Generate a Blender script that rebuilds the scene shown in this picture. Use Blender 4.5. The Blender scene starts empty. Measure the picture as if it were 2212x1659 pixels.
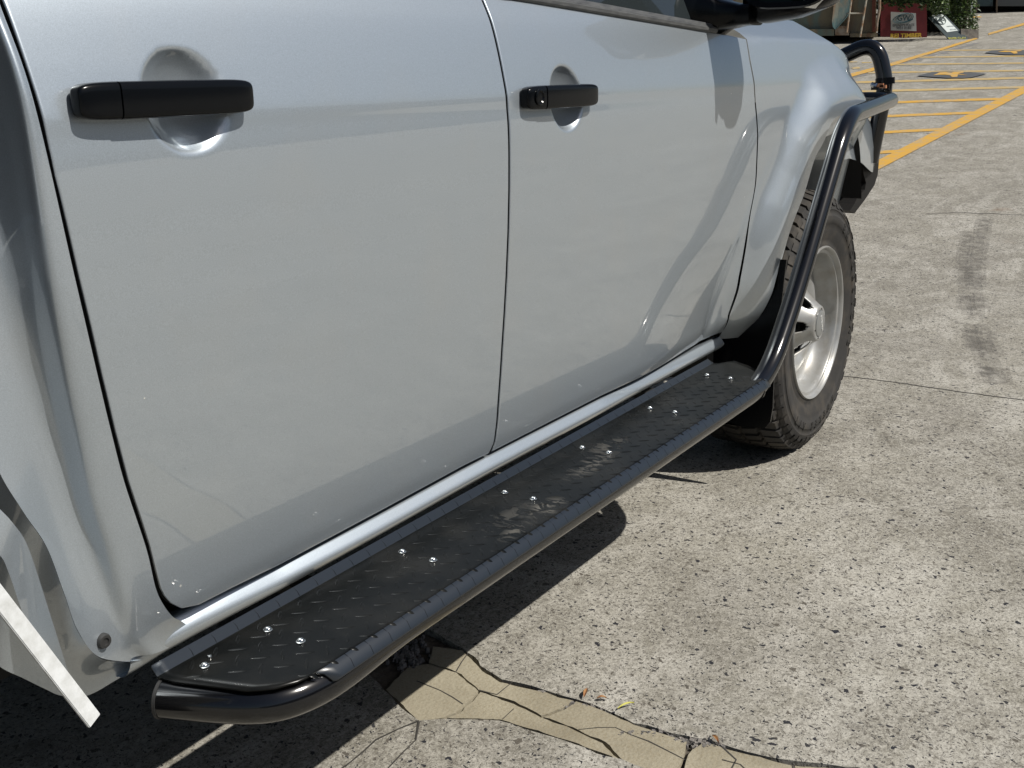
import bpy, bmesh, math, random
from mathutils import Vector, Matrix, noise
import numpy as np
random.seed(7); rng=np.random.default_rng(7)
S=bpy.context.scene; COL=S.collection
rad=math.radians
# ------------------------------------------------------------------ camera
CP=np.array([-0.6596834,-0.9485239,1.0829191]); YAW,PIT,ROL=0.99106444,0.27653775,-0.01862253; FPX=2370.007
def basis():
    f=np.array([math.sin(YAW)*math.cos(PIT),math.cos(YAW)*math.cos(PIT),-math.sin(PIT)])
    r=np.array([math.cos(YAW),-math.sin(YAW),0.]); u=np.cross(r,f)
    return r*math.cos(ROL)+u*math.sin(ROL), -r*math.sin(ROL)+u*math.cos(ROL), f
RR,UU,FF=basis()
cam=bpy.data.objects.new('camera',bpy.data.cameras.new('camera')); COL.objects.link(cam); S.camera=cam
m=Matrix.Identity(4)
for i in range(3):
    m[i][0]=RR[i]; m[i][1]=UU[i]; m[i][2]=-FF[i]; m[i][3]=CP[i]
cam.matrix_world=m
cam.data.sensor_width=36; cam.data.lens=FPX*36/2212; cam.data.clip_start=.02; cam.data.clip_end=2000
# ------------------------------------------------------------------ light
SUN=Vector((.16,-.83,1.0)).normalized()          # towards the sun
w=bpy.data.worlds.new('World'); S.world=w; w.use_nodes=True
nt=w.node_tree; bg=nt.nodes['Background']; sky=nt.nodes.new('ShaderNodeTexSky'); sky.sky_type='NISHITA'; sky.sun_disc=False
sky.sun_elevation=math.asin(SUN.z); sky.sun_rotation=math.atan2(SUN.x,SUN.y); sky.air_density=1.0; sky.dust_density=1.5; sky.ozone_density=1.0
nt.links.new(sky.outputs[0],bg.inputs[0]); bg.inputs[1].default_value=.05
sl=bpy.data.lights.new('sun','SUN'); sl.energy=5.0; sl.angle=rad(.5); sl.color=(1,.955,.88)
so=bpy.data.objects.new('sun',sl); COL.objects.link(so); so.rotation_euler=SUN.to_track_quat('Z','Y').to_euler()
S.view_settings.view_transform='Standard'; S.view_settings.look='None'; S.view_settings.exposure=.2; S.view_settings.gamma=1
S.render.engine='CYCLES'
# ------------------------------------------------------------------ picture rays -> points in the place
def ray(x,y): return FF+(x-1106)/FPX*RR-(y-829.5)/FPX*UU
def pl(x,y,ax,v): d=ray(x,y); return CP+(v-CP[ax])/d[ax]*d
def at(x,y,D): return CP+ray(x,y)*D
DS=np.array([.966,.259])
def gh(x,y):
    s=DS[0]*x+DS[1]*y-4.6
    if s<-3: return 0.
    return .1*(.6*math.log1p(math.exp(min(s/.6,50)))) if s<25 else .1*25+.0*(s-25)
def gp(px,py,dz=0.):
    d=ray(px,py); t=.5
    for k in range(6000):
        p=CP+t*d
        if p[2]<=gh(p[0],p[1]): break
        t+=.02 if t<60 else .5
    a,b=t-.5,t
    for k in range(30):
        mdd=(a+b)/2; p=CP+mdd*d
        if p[2]<=gh(p[0],p[1]): b=mdd
        else: a=mdd
    p=CP+b*d; return np.array([p[0],p[1],gh(p[0],p[1])+dz])
# side profile of the truck: Y as a function of Z
PZ=[-.5,.36,.40,.42,.44,.455,.47,.488,.53,.57,.61,.65,.71,.767,.84,.91,.96,.985,1.01,1.032,1.043,1.052,1.074,1.098,1.122,1.142,1.162,1.186,1.21,1.26]
PY=[.10,.10,.085,.068,.055,.046,.039,.0345,.0300,.0262,.0222,.0185,.0128,.008,.003,.0,-.0012,-.0013,-.0006,.0012,.0012,.0022,.0065,.0115,.0172,.0225,.029,.0405,.053,.085]
def P(z): return float(np.interp(z,PZ,PY))
_zs=np.linspace(.36,1.26,361); _py=np.array([P(z) for z in _zs]); _k=np.exp(-.5*(np.arange(-8,9)/2.2)**2); _k/=_k.sum()
_pp=np.convolve(np.pad(_py,8,'edge'),_k,'valid')
def PS(z): return np.interp(z,_zs,_pp)
def lipdist(x,z):
    L=LIP2; best=9
    for i in range(len(L)-1):
        ax,az=L[i]; bx,bz=L[i+1]; dx,dz=bx-ax,bz-az; t=max(0,min(1,((x-ax)*dx+(z-az)*dz)/(dx*dx+dz*dz)))
        best=min(best,math.hypot(x-ax-t*dx,z-az-t*dz))
    return best
def sm(t): t=max(0,min(1,t)); return t*t*(3-2*t)
LIPPX=[(1641,730,.035),(1648,712,.02),(1658,681,0.0),(1676,615,-.02),(1695,552,-.030),(1716,486,-.038),(1741,416,-.042),(1758,345,-.042),(1775,310,-.042),(1793,262,-.04),(1813,247,-.04)]
LIP=[tuple(pl(a,b,1,c)) for a,b,c in LIPPX]+[(2.46,-.04,.968),(2.60,-.035,.955),(2.72,-.02,.915),(2.80,0,.84),(2.84,.03,.76),(2.87,.06,.66)]
LIP2=[(a,c) for a,b,c in LIP]
FX0=2.45
def SY(x,z,flare=True):
    y=float(PS(z))
    if flare and x>1.5:
        d=lipdist(x,z); lipy=-.042
        t=(.155-d)/.12
        if t>0:
            wz=sm((z-.40)/.16)*(1-sm((x-2.6)/.3))
            y-= (.046*sm(t)**1.0)*wz
    if x>1.45:  # scallop running from the door into the wing
        d2=math.hypot(x-2.42,(z-.40)*1.05); g=math.exp(-((d2-.655)/.035)**2)*sm((.98-z)/.35)*sm((z-.40)/.1); y+=.007*g
    if 1.3<x<2.05 and z<.75: y+=.036*sm((x-1.30)/.55)*sm((.74-z)/.30)*(1-sm((x-1.87)/.13))
    if x>2.5: y+=.62*(x-2.5)**2
    return y
def hit(px,py,off=0.):
    d=ray(px,py); t=(0-CP[1])/d[1]
    for k in range(40):
        p=CP+t*d; e=(SY(p[0],p[2])+off)-p[1]; t+=e/d[1]*.8
    p=CP+t*d; return p
# ------------------------------------------------------------------ materials
MATS={}
def mat(name,col=(.5,.5,.5),rough=.5,metal=0.,coat=0.,coatr=.03,spec=.5,bump=None,noisecol=None,trans=0,ior=1.5,alpha=1,emit=None):
    if name in MATS: return MATS[name]
    M=bpy.data.materials.new(name); M.use_nodes=True; n=M.node_tree; b=n.nodes['Principled BSDF']
    b.inputs['Base Color'].default_value=(*col,1); b.inputs['Roughness'].default_value=rough; b.inputs['Metallic'].default_value=metal
    b.inputs['Coat Weight'].default_value=coat; b.inputs['Coat Roughness'].default_value=coatr; b.inputs['Specular IOR Level'].default_value=spec
    b.inputs['Transmission Weight'].default_value=trans; b.inputs['IOR'].default_value=ior; b.inputs['Alpha'].default_value=alpha
    if noisecol:   # (scale, amount, col2 [,stretch])
        sc,lo,hi,c2=noisecol[:4]
        tc=n.nodes.new('ShaderNodeTexCoord'); mp=n.nodes.new('ShaderNodeMapping'); nz=n.nodes.new('ShaderNodeTexNoise'); mr=n.nodes.new('ShaderNodeMapRange'); mx=n.nodes.new('ShaderNodeMix'); mx.data_type='RGBA'
        if len(noisecol)>4: mp.inputs['Scale'].default_value=noisecol[4]
        n.links.new(tc.outputs['Object'],mp.inputs[0]); n.links.new(mp.outputs[0],nz.inputs[0]); nz.inputs['Scale'].default_value=sc; nz.inputs['Detail'].default_value=5; nz.inputs['Roughness'].default_value=.62
        mr.inputs[1].default_value=lo; mr.inputs[2].default_value=hi; n.links.new(nz.outputs[0],mr.inputs[0]); n.links.new(mr.outputs[0],mx.inputs[0])
        mx.inputs[6].default_value=(*col,1); mx.inputs[7].default_value=(*c2,1); n.links.new(mx.outputs[2],b.inputs['Base Color'])
    if bump:
        sc,st,di=bump
        tc=n.nodes.new('ShaderNodeTexCoord'); nz=n.nodes.new('ShaderNodeTexNoise'); bp=n.nodes.new('ShaderNodeBump'); n.links.new(tc.outputs['Object'],nz.inputs[0]); nz.inputs['Scale'].default_value=sc; nz.inputs['Detail'].default_value=3
        bp.inputs['Strength'].default_value=st; bp.inputs['Distance'].default_value=di; n.links.new(nz.outputs[0],bp.inputs['Height']); n.links.new(bp.outputs[0],b.inputs['Normal'])
    MATS[name]=M; return M
def N(M,t,**k):
    nd=M.node_tree.nodes.new('ShaderNode'+t)
    for a,b in k.items(): setattr(nd,a,b)
    return nd
def LK(M,a,b): M.node_tree.links.new(a,b)
# silver paint, flake and dust
def paint():
    M=mat('silver_paint',(.56,.59,.63),.39,.68,1.0,.02)
    M.node_tree.nodes['Principled BSDF'].inputs['Coat IOR'].default_value=1.78
    b=M.node_tree.nodes['Principled BSDF']
    tc=N(M,'TexCoord'); 
    # fine metallic flake
    v=N(M,'TexNoise'); v.inputs['Scale'].default_value=900; v.inputs['Detail'].default_value=2; LK(M,tc.outputs['Object'],v.inputs[0])
    d=N(M,'TexNoise'); d.inputs['Scale'].default_value=7; d.inputs['Detail'].default_value=6; LK(M,tc.outputs['Object'],d.inputs[0])
    mr=N(M,'MapRange'); mr.inputs[1].default_value=.3; mr.inputs[2].default_value=.7; mr.inputs[3].default_value=.88; mr.inputs[4].default_value=1.10; LK(M,v.outputs[0],mr.inputs[0])
    mu=N(M,'VectorMath',operation='SCALE'); mu.inputs[0].default_value=(.41,.46,.505); LK(M,mr.outputs[0],mu.inputs['Scale'])
    mx=N(M,'Mix',data_type='RGBA'); mx.inputs[7].default_value=(.50,.48,.44,1); LK(M,mu.outputs[0],mx.inputs[6])
    # dust specks: sparse tiny light chips
    vo=N(M,'TexVoronoi'); vo.inputs['Scale'].default_value=26; LK(M,tc.outputs['Object'],vo.inputs[0])
    lt=N(M,'Math',operation='LESS_THAN'); lt.inputs[1].default_value=.045; LK(M,vo.outputs['Distance'],lt.inputs[0])
    sep=N(M,'SeparateColor'); LK(M,vo.outputs['Color'],sep.inputs[0]); g=N(M,'Math',operation='GREATER_THAN'); g.inputs[1].default_value=.93; LK(M,sep.outputs[0],g.inputs[0])
    mm=N(M,'Math',operation='MULTIPLY'); LK(M,lt.outputs[0],mm.inputs[0]); LK(M,g.outputs[0],mm.inputs[1])
    m2=N(M,'MapRange'); m2.inputs[1].default_value=.5; m2.inputs[2].default_value=.8; m2.inputs[3].default_value=0; m2.inputs[4].default_value=.14; LK(M,d.outputs[0],m2.inputs[0]); LK(M,m2.outputs[0],mx.inputs[0])
    m3=N(M,'Mix',data_type='RGBA'); m3.inputs[7].default_value=(.85,.85,.82,1); LK(M,mx.outputs[2],m3.inputs[6]); LK(M,mm.outputs[0],m3.inputs[0])
    LK(M,m3.outputs[2],b.inputs['Base Color'])
    m4=N(M,'MapRange'); m4.inputs[1].default_value=.35; m4.inputs[2].default_value=.75; m4.inputs[3].default_value=.015; m4.inputs[4].default_value=.06; LK(M,d.outputs[0],m4.inputs[0]); LK(M,m4.outputs[0],b.inputs['Coat Roughness'])
    bp=N(M,'Bump'); bp.inputs['Strength'].default_value=.12; bp.inputs['Distance'].default_value=.0004; LK(M,v.outputs[0],bp.inputs['Height']); LK(M,bp.outputs[0],b.inputs['Normal'])
    return M
paint_m=paint()
blk=mat('black_powdercoat',(.003,.0032,.004),.14,0,.3,.05,.5,bump=(500,.03,.0003))
blkplas=mat('black_plastic',(.0026,.0032,.0042),.20,0,0,.1,.20,bump=(900,.10,.0003))
rub=mat('black_rubber',(.02,.02,.02),.6,bump=(200,.15,.001))
dark=mat('underbody_black',(.008,.008,.008),.8)
steel=mat('polished_steel',(.70,.70,.68),.18,1.)
moulding=mat('weathered_moulding',(.04,.042,.044),.5,0,noisecol=(30,.35,.7,(.085,.087,.086),(1,1,6)))
tyre_m=mat('tyre_rubber',(.026,.025,.024),.75,spec=.3,noisecol=(14,.45,.8,(.070,.060,.048)),bump=(260,.2,.001))
wheel_m=mat('wheel_silver',(.34,.345,.34),.36,.40,.3,noisecol=(12,.45,.75,(.25,.235,.205)))
glass_m=mat('tinted_glass',(.02,.025,.027),.03,0,0,.1,.6)
white_bar=mat('dusty_white_paint',(.60,.62,.63),.5,noisecol=(60,.4,.75,(.42,.43,.42)),bump=(300,.2,.001))
yellow=None
# ------------------------------------------------------------------ object helpers
def tag(o,label=None,cat=None,group=None,kind=None):
    if label: o['label']=label
    if cat: o['category']=cat
    if group: o['group']=group
    if kind: o['kind']=kind
    return o
def mk(name,verts,faces,material,parent=None,smooth=True,sharp=None):
    me=bpy.data.meshes.new(name); me.from_pydata([tuple(map(float,v)) for v in verts],[],faces); me.validate(); me.update()
    o=bpy.data.objects.new(name,me); COL.objects.link(o); me.materials.append(material)
    if smooth:
        me.polygons.foreach_set('use_smooth',[True]*len(me.polygons))
        if sharp: 
            me.set_sharp_from_angle(angle=rad(sharp))
    if parent: o.parent=parent
    return o
def flip(faces): return [tuple(reversed(f)) for f in faces]
def empty(name,loc=(0,0,0)):
    o=bpy.data.objects.new(name,None); COL.objects.link(o); o.location=loc; o.empty_display_size=.2; return o
class MB:
    def __init__(s): s.v=[]; s.f=[]
    def add(s,v,f): n=len(s.v); s.v+= [tuple(map(float,a)) for a in v]; s.f+=[tuple(i+n for i in a) for a in f]; return s
    def box(s,c,h,R=None,bev=0):
        c=np.array(c,float); R=np.eye(3) if R is None else np.array(R)
        vs=[]
        for sx in (-1,1):
            for sy in (-1,1):
                for sz in (-1,1): vs.append(c+R@np.array([sx*h[0],sy*h[1],sz*h[2]]))
        return s.add(vs,[(0,1,3,2),(4,6,7,5),(0,4,5,1),(2,3,7,6),(0,2,6,4),(1,5,7,3)])
    def tube(s,pts,r,n=14,cap=True):
        pts=[np.array(p,float) for p in pts]; rings=[]
        t0=pts[1]-pts[0]; t0/=np.linalg.norm(t0); a=np.array([0,0,1.]) if abs(t0[2])<.9 else np.array([1.,0,0]); u=np.cross(t0,a); u/=np.linalg.norm(u)
        n0=len(s.v); rr=r if hasattr(r,'__len__') else [r]*len(pts)
        for i,p in enumerate(pts):
            t=(pts[min(i+1,len(pts)-1)]-pts[max(i-1,0)]); t/=np.linalg.norm(t); u=u-t*(u@t); u/=np.linalg.norm(u); v=np.cross(t,u)
            for k in range(n):
                an=2*math.pi*k/n; s.v.append(tuple(p+rr[i]*(math.cos(an)*u+math.sin(an)*v)))
        for i in range(len(pts)-1):
            for k in range(n): s.f.append((n0+i*n+k,n0+i*n+(k+1)%n,n0+(i+1)*n+(k+1)%n,n0+(i+1)*n+k))
        if cap: s.f.append(tuple(n0+k for k in reversed(range(n)))); s.f.append(tuple(n0+(len(pts)-1)*n+k for k in range(n)))
        return s
    def build(s,name,m,parent=None,smooth=False,sharp=35): return mk(name,s.v,s.f,m,parent,smooth,sharp)
def smoothpath(pts,n=8):
    pts=[np.array(p,float) for p in pts]; out=[]
    for i in range(len(pts)-1):
        p0=pts[max(i-1,0)];p1=pts[i];p2=pts[i+1];p3=pts[min(i+2,len(pts)-1)]
        for k in range(n):
            t=k/n; out.append(.5*((2*p1)+(-p0+p2)*t+(2*p0-5*p1+4*p2-p3)*t*t+(-p0+3*p1-3*p2+p3)*t**3))
    out.append(pts[-1]); return out
def bendpath(pts,r,n=9):
    """straight runs joined by round bends"""
    pts=[np.array(p,float) for p in pts]; out=[pts[0]]
    rs=r if hasattr(r,'__len__') else [r]*len(pts)
    for i in range(1,len(pts)-1):
        a=pts[i-1]-pts[i]; b=pts[i+1]-pts[i]; la,lb=np.linalg.norm(a),np.linalg.norm(b); a/=la; b/=lb
        d=min(rs[i],la*.49,lb*.49); A=pts[i]+a*d; B=pts[i]+b*d
        for k in range(n+1):
            t=k/n; out.append((1-t)**2*A+2*t*(1-t)*pts[i]+t*t*B)
    out.append(pts[-1]); return out
def lathe(prof,n,c,axis='y'):
    """prof: list of (radius, y)"""
    v=[];f=[]
    for r,y in prof:
        for k in range(n):
            a=2*math.pi*k/n; v.append((c[0]+r*math.cos(a),c[1]+y,c[2]+r*math.sin(a)))
    for i in range(len(prof)-1):
        for k in range(n): f.append((i*n+k,i*n+(k+1)%n,(i+1)*n+(k+1)%n,(i+1)*n+k))
    return v,f
def resample(pl_,n):
    p=np.array(pl_,float); d=np.r_[0,np.cumsum(np.linalg.norm(np.diff(p,axis=0),axis=1))]; s=np.linspace(0,d[-1],n)
    return np.stack([np.interp(s,d,p[:,k]) for k in range(p.shape[1])],1)
def grid(name,rows,material,parent,skirt=None):
    """rows: array (n,m,3)"""
    R=np.array(rows); n,m_,_=R.shape; v=R.reshape(-1,3).tolist(); f=[]
    for i in range(n-1):
        for j in range(m_-1): f.append((i*m_+j,i*m_+j+1,(i+1)*m_+j+1,(i+1)*m_+j))
    if skirt:
        ring=[(0,j) for j in range(m_)]+[(i,m_-1) for i in range(1,n)]+[(n-1,j) for j in range(m_-2,-1,-1)]+[(i,0) for i in range(n-2,0,-1)]
        b=len(v)
        for (i,j) in ring: p=R[i,j]; v.append([p[0],p[1]+skirt,p[2]])
        L=len(ring)
        for k in range(L):
            a=ring[k]; c=ring[(k+1)%L]; f.append((a[0]*m_+a[1],b+k,b+(k+1)%L,c[0]*m_+c[1]))
    o=mk(name,v,f,material,parent,True,40)
    if skirt:
        o.data.materials.append(dark)
        for p_ in o.data.polygons[(n-1)*(m_-1):]: p_.material_index=1
    return o
def text(name,s,size,M3,loc,material,parent=None,extr=.0005,width=None,shear=0,bold=0):
    cu=bpy.data.curves.new(name,'FONT'); cu.body=s; cu.size=size; cu.extrude=extr; cu.align_x='CENTER'; cu.align_y='CENTER'; cu.offset=bold; cu.shear=shear
    o=bpy.data.objects.new('tmp',cu); COL.objects.link(o); dg=bpy.context.evaluated_depsgraph_get(); me=bpy.data.meshes.new_from_object(o.evaluated_get(dg)); COL.objects.unlink(o); bpy.data.objects.remove(o)
    xs=[v.co.x for v in me.vertices]
    if width and xs:
        k=width/(max(xs)-min(xs))
        for v in me.vertices: v.co.x*=k
    for v in me.vertices:
        c=M3@np.array(v.co[:])+np.array(loc); v.co=c
    me.materials.clear(); me.materials.append(material); me.name=name
    r=bpy.data.objects.new(name,me); COL.objects.link(r)
    if parent: r.parent=parent
    return r
# ================================================================== GROUND
def concrete():
    M=bpy.data.materials.new('weathered_concrete'); M.use_nodes=True; b=M.node_tree.nodes['Principled BSDF']; b.inputs['Roughness'].default_value=.85; b.inputs['Specular IOR Level'].default_value=.25
    tc=N(M,'TexCoord'); ob=tc.outputs['Object']
    def noi(sc,det=5,ro=.6,dist=0,st=None):
        x=N(M,'TexNoise'); x.inputs['Scale'].default_value=sc; x.inputs['Detail'].default_value=det; x.inputs['Roughness'].default_value=ro; x.inputs['Distortion'].default_value=dist
        if st:
            mp=N(M,'Mapping'); mp.inputs['Scale'].default_value=st; mp.inputs['Rotation'].default_value=(0,0,rad(20)); LK(M,ob,mp.inputs[0]); LK(M,mp.outputs[0],x.inputs[0])
        else: LK(M,ob,x.inputs[0])
        return x.outputs[0]
    def mr(i,a,bb,c,d,clamp=True):
        x=N(M,'MapRange'); x.inputs[1].default_value=a; x.inputs[2].default_value=bb; x.inputs[3].default_value=c; x.inputs[4].default_value=d; LK(M,i,x.inputs[0]); return x.outputs[0]
    def mix(f,a,c):
        x=N(M,'Mix',data_type='RGBA')
        if hasattr(f,'links') or hasattr(f,'node'): LK(M,f,x.inputs[0])
        else: x.inputs[0].default_value=f
        for k,q in ((6,a),(7,c)):
            if isinstance(q,tuple): x.inputs[k].default_value=(*q,1)
            else: LK(M,q,x.inputs[k])
        return x.outputs[2]
    def op(o,a,c):
        x=N(M,'Math',operation=o)
        for k,q in ((0,a),(1,c)):
            if isinstance(q,(int,float)): x.inputs[k].default_value=q
            else: LK(M,q,x.inputs[k])
        return x.outputs[0]
    base=mix(mr(noi(.9,6,.6),.35,.68,0,1),(.153,.143,.118),(.264,.249,.208))
    base=mix(mr(noi(4.5,9,.75,1.0),.45,.66,0,.85),base,(.40,.385,.345))
    base=mix(mr(noi(1.7,9,.75,.8,(1,2.2,1)),.50,.64,0,.75),base,(.44,.425,.385))
    base=mix(mr(noi(2.2,9,.72,.6),.52,.68,0,.65),base,(.13,.12,.10))
    base=mix(mr(noi(13,7,.75,.5),.52,.66,0,.5),base,(.12,.11,.092))
    base=mix(mr(noi(60,5,.8),.44,.64,0,.55),base,(.46,.44,.39))
    base=mix(mr(noi(150,4,.8),.50,.62,0,.70),base,(.095,.087,.073))
    base=mix(mr(noi(210,4,.8),.54,.64,0,.6),base,(.50,.48,.43))
    base=mix(mr(noi(75,4,.7,.8),.54,.62,0,.55),base,(.11,.10,.083))
    # warped stone chips, two sizes
    warp=N(M,'TexNoise'); warp.inputs['Scale'].default_value=70; warp.inputs['Detail'].default_value=2; LK(M,ob,warp.inputs[0])
    va=N(M,'VectorMath',operation='MULTIPLY_ADD'); LK(M,warp.outputs['Color'],va.inputs[0]); va.inputs[1].default_value=(.022,.022,.022); LK(M,ob,va.inputs[2])
    hs=[]
    for sc,thr,keep,dens in ((62,.36,.50,3.3),(118,.38,.44,5.0),(36,.26,.86,2.1),(230,.40,.40,6.0)):
        mp=N(M,'Mapping'); mp.inputs['Scale'].default_value=(1,1,.02); mp.inputs['Rotation'].default_value=(0,0,sc); LK(M,va.outputs[0],mp.inputs[0])
        mp2=N(M,'Mapping'); mp2.inputs['Scale'].default_value=(1,1.5,1); LK(M,mp.outputs[0],mp2.inputs[0])
        v=N(M,'TexVoronoi',distance='MINKOWSKI'); v.inputs['Exponent'].default_value=1.2; v.inputs['Scale'].default_value=sc; LK(M,mp2.outputs[0],v.inputs[0])
        se=N(M,'SeparateColor'); LK(M,v.outputs['Color'],se.inputs[0])
        th=op('MULTIPLY',se.outputs[1],thr); th=op('ADD',th,.10)
        ins=op('LESS_THAN',v.outputs['Distance'],th); 
        loc=mr(noi(dens,3,.5),.38,.62,.10,-.10); kk=op('ADD',loc,keep)
        sel=op('GREATER_THAN',se.outputs[0],kk); mask=op('MULTIPLY',ins,sel); hs.append(mask)
        cc=mix(se.outputs[2],(.020,.021,.026),(.10,.09,.075)); base=mix(mask,base,cc)
    # hairline crazing
    vc=N(M,'TexVoronoi',feature='DISTANCE_TO_EDGE'); vc.inputs['Scale'].default_value=7; va2=N(M,'VectorMath',operation='MULTIPLY_ADD'); w2=N(M,'TexNoise'); w2.inputs['Scale'].default_value=9; w2.inputs['Detail'].default_value=5; LK(M,ob,w2.inputs[0]); LK(M,w2.outputs['Color'],va2.inputs[0]); va2.inputs[1].default_value=(.2,.2,.2); LK(M,ob,va2.inputs[2]); LK(M,va2.outputs[0],vc.inputs[0])
    cr=op('LESS_THAN',vc.outputs['Distance'],.004); cr=op('MULTIPLY',cr,mr(noi(1.6),.55,.6,0,.4)); base=mix(cr,base,(.13,.12,.10))
    # rust and oil spots
    base=mix(mr(noi(3.1,3,.5),.70,.78,0,.35),base,(.17,.10,.055))
    base=mix(mr(noi(9,3,.5),.73,.76,0,.8),base,(.04,.035,.032))
    LK(M,base,b.inputs['Base Color'])
    bp=N(M,'Bump'); bp.inputs['Strength'].default_value=.55; bp.inputs['Distance'].default_value=.004; LK(M,mr(noi(170,4,.7),0,1,0,1),bp.inputs['Height'])
    LK(M,bp.outputs[0],b.inputs['Normal']); return M
conc=concrete()
tanc=mat('tan_patch_mortar',(.215,.192,.142),.9,spec=.2,noisecol=(5,.35,.65,(.34,.31,.235)),bump=(160,.5,.003))
def tanextra():
    M=tanc; b=M.node_tree.nodes['Principled BSDF']; src=b.inputs['Base Color'].links[0].from_socket
    tc=N(M,'TexCoord'); nz=N(M,'TexNoise'); nz.inputs['Scale'].default_value=220; nz.inputs['Detail'].default_value=3; LK(M,tc.outputs['Object'],nz.inputs[0])
    mr=N(M,'MapRange'); mr.inputs[1].default_value=.45; mr.inputs[2].default_value=.75; mr.inputs[4].default_value=.6; LK(M,nz.outputs[0],mr.inputs[0])
    mx=N(M,'Mix',data_type='RGBA'); mx.inputs[7].default_value=(.20,.165,.105,1); LK(M,mr.outputs[0],mx.inputs[0]); LK(M,src,mx.inputs[6])
    n2=N(M,'TexNoise'); n2.inputs['Scale'].default_value=2.6; n2.inputs['Detail'].default_value=6; LK(M,tc.outputs['Object'],n2.inputs[0])
    m2=N(M,'MapRange'); m2.inputs[1].default_value=.5; m2.inputs[2].default_value=.7; m2.inputs[4].default_value=.6; LK(M,n2.outputs[0],m2.inputs[0])
    m3=N(M,'Mix',data_type='RGBA'); m3.inputs[7].default_value=(.24,.215,.16,1); LK(M,m2.outputs[0],m3.inputs[0]); LK(M,mx.outputs[2],m3.inputs[6]); LK(M,m3.outputs[2],b.inputs['Base Color'])
tanextra()
soil=mat('crack_soil',(.075,.064,.05),.95,noisecol=(40,.4,.7,(.13,.11,.085)),bump=(80,.8,.01))
def jag(pts,amp,step,seed=0):
    """ragged polyline in XY"""
    out=[]; pts=[np.array(p[:2],float) for p in pts]; k=0
    for i in range(len(pts)-1):
        L=np.linalg.norm(pts[i+1]-pts[i]); n=max(1,int(L/step)) if L<6 else 4; t=(pts[i+1]-pts[i])/L; nn=np.array([-t[1],t[0]])
        for j in range(n):
            p=pts[i]+(pts[i+1]-pts[i])*j/n
            a=0 if (i==0 and j==0) or L>=6 else amp*(noise.noise(Vector((p[0]*23,p[1]*23,seed)))*.9+noise.noise(Vector((p[0]*80,p[1]*80,seed+3)))*.7)
            out.append(p+nn*a)
    out.append(pts[-1]); return out
g=lambda x,y: gp(x,y)[:2]
# upper edge of the patch (edge of the far slab) and lower edge (edge of the near slab)
up=[g(870,1330),g(905,1352),g(950,1372),g(1000,1400),g(1040,1437),g(1085,1467),g(1180,1488),g(1290,1523),g(1370,1560),g(1450,1583),g(1550,1605),g(1640,1632),g(1850,1659)]
dirn=(np.array(up[-1])-np.array(up[4])); dirn/=np.linalg.norm(dirn)
up=[np.array(up[0])-dirn*6.5]+[np.array(up[0])-dirn*.4]+up+[np.array(up[-1])+dirn*.8,np.array(up[-1])+dirn*7]
lo=[g(780,1440),g(830,1490),g(880,1540),g(905,1556),g(960,1553),g(1080,1556),g(1130,1572),g(1220,1600),g(1290,1625),g(1420,1668)]
lo=[np.array(lo[0])-dirn*6.5,np.array(lo[0])-dirn*.3]+lo+[np.array(lo[-1])+dirn*.8,np.array(lo[-1])+dirn*7]
upj=jag(up,.006,.018,1); loj=jag(lo,.004,.02,5)
from mathutils.geometry import tessellate_polygon
def slab(name,poly,z,material,thick=.05,kind='structure',parent=None,zf=None):
    v=[]; n=len(poly)
    for p in poly: v.append((p[0],p[1],z if zf is None else zf(p[0],p[1])+z))
    tri=tessellate_polygon([[Vector((p[0],p[1],0)) for p in poly]])
    f=[]
    for t in tri:
        a,b_,c=[np.array(v[i]) for i in t]; 
        f.append(tuple(t) if np.cross(b_-a,c-a)[2]>0 else tuple(reversed(t)))
    for p in poly: v.append((p[0],p[1],z-thick))
    area=sum(poly[i][0]*poly[(i+1)%n][1]-poly[(i+1)%n][0]*poly[i][1] for i in range(n))
    for i in range(n):
        q=(i,n+i,n+(i+1)%n,(i+1)%n); f.append(q if area>0 else tuple(reversed(q)))
    o=mk(name,v,f,material,parent,False)
    if kind: o['kind']=kind
    return o
# far slab: near part follows the ragged edge, then a bent sheet up the yard
e0,e1=upj[0],upj[-1]
cx=np.array([1.6,.2])
nrm=np.array([-dirn[1],dirn[0]]); 
if nrm@(np.array([3.,3.])-np.array(up[5]))<0: nrm=-nrm
band=[p for p in upj]; outer=[np.array(e1)+nrm*.9,np.array(e0)+nrm*.9]
def yard():
    # one sheet: rows offset from the crack line outwards, so it can rise up the yard
    line=np.array(upj); st=[0]; v=[];f=[]
    offs=[0,.25,.9,1.6,2.3,3,3.6,4.1,4.6,5,5.5,6,7,8,10,12,15,18,22,27,32,40,60,120,300]
    base0=np.array(up[0]); 
    n=len(line)
    for k,o in enumerate(offs):
        for i,p in enumerate(line):
            s=(p-base0)@dirn; q=p if k==0 else base0+dirn*(s*(1+o*.25)-o*1.9)+nrm*((p-base0)@nrm*max(0,1-o/.9)+o)
            v.append((q[0],q[1],gh(q[0],q[1])))
    for k in range(len(offs)-1):
        for i in range(n-1):
            f.append((k*n+i,k*n+i+1,(k+1)*n+i+1,(k+1)*n+i))
    b0=len(v)
    for p in line: v.append((p[0],p[1],-.05))
    for i in range(n-1): f.append((i,b0+i,b0+i+1,i+1))
    a,b_,c=[np.array(v[i]) for i in f[0][:3]]
    if np.cross(b_-a,c-a)[2]<0: f=flip(f)
    o=mk('concrete_yard',v,f,conc,None,False); o['kind']='structure'; return o
yard()
# near slab (towards the viewer)
farn=[np.array(lo[-1])+dirn*1-nrm*1, np.array(lo[-1])+dirn*40-nrm*60, np.array(lo[0])-dirn*40-nrm*60, np.array(lo[0])-dirn*1-nrm*1]
slab('concrete_slab',list(loj)+farn,0.,conc)
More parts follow.
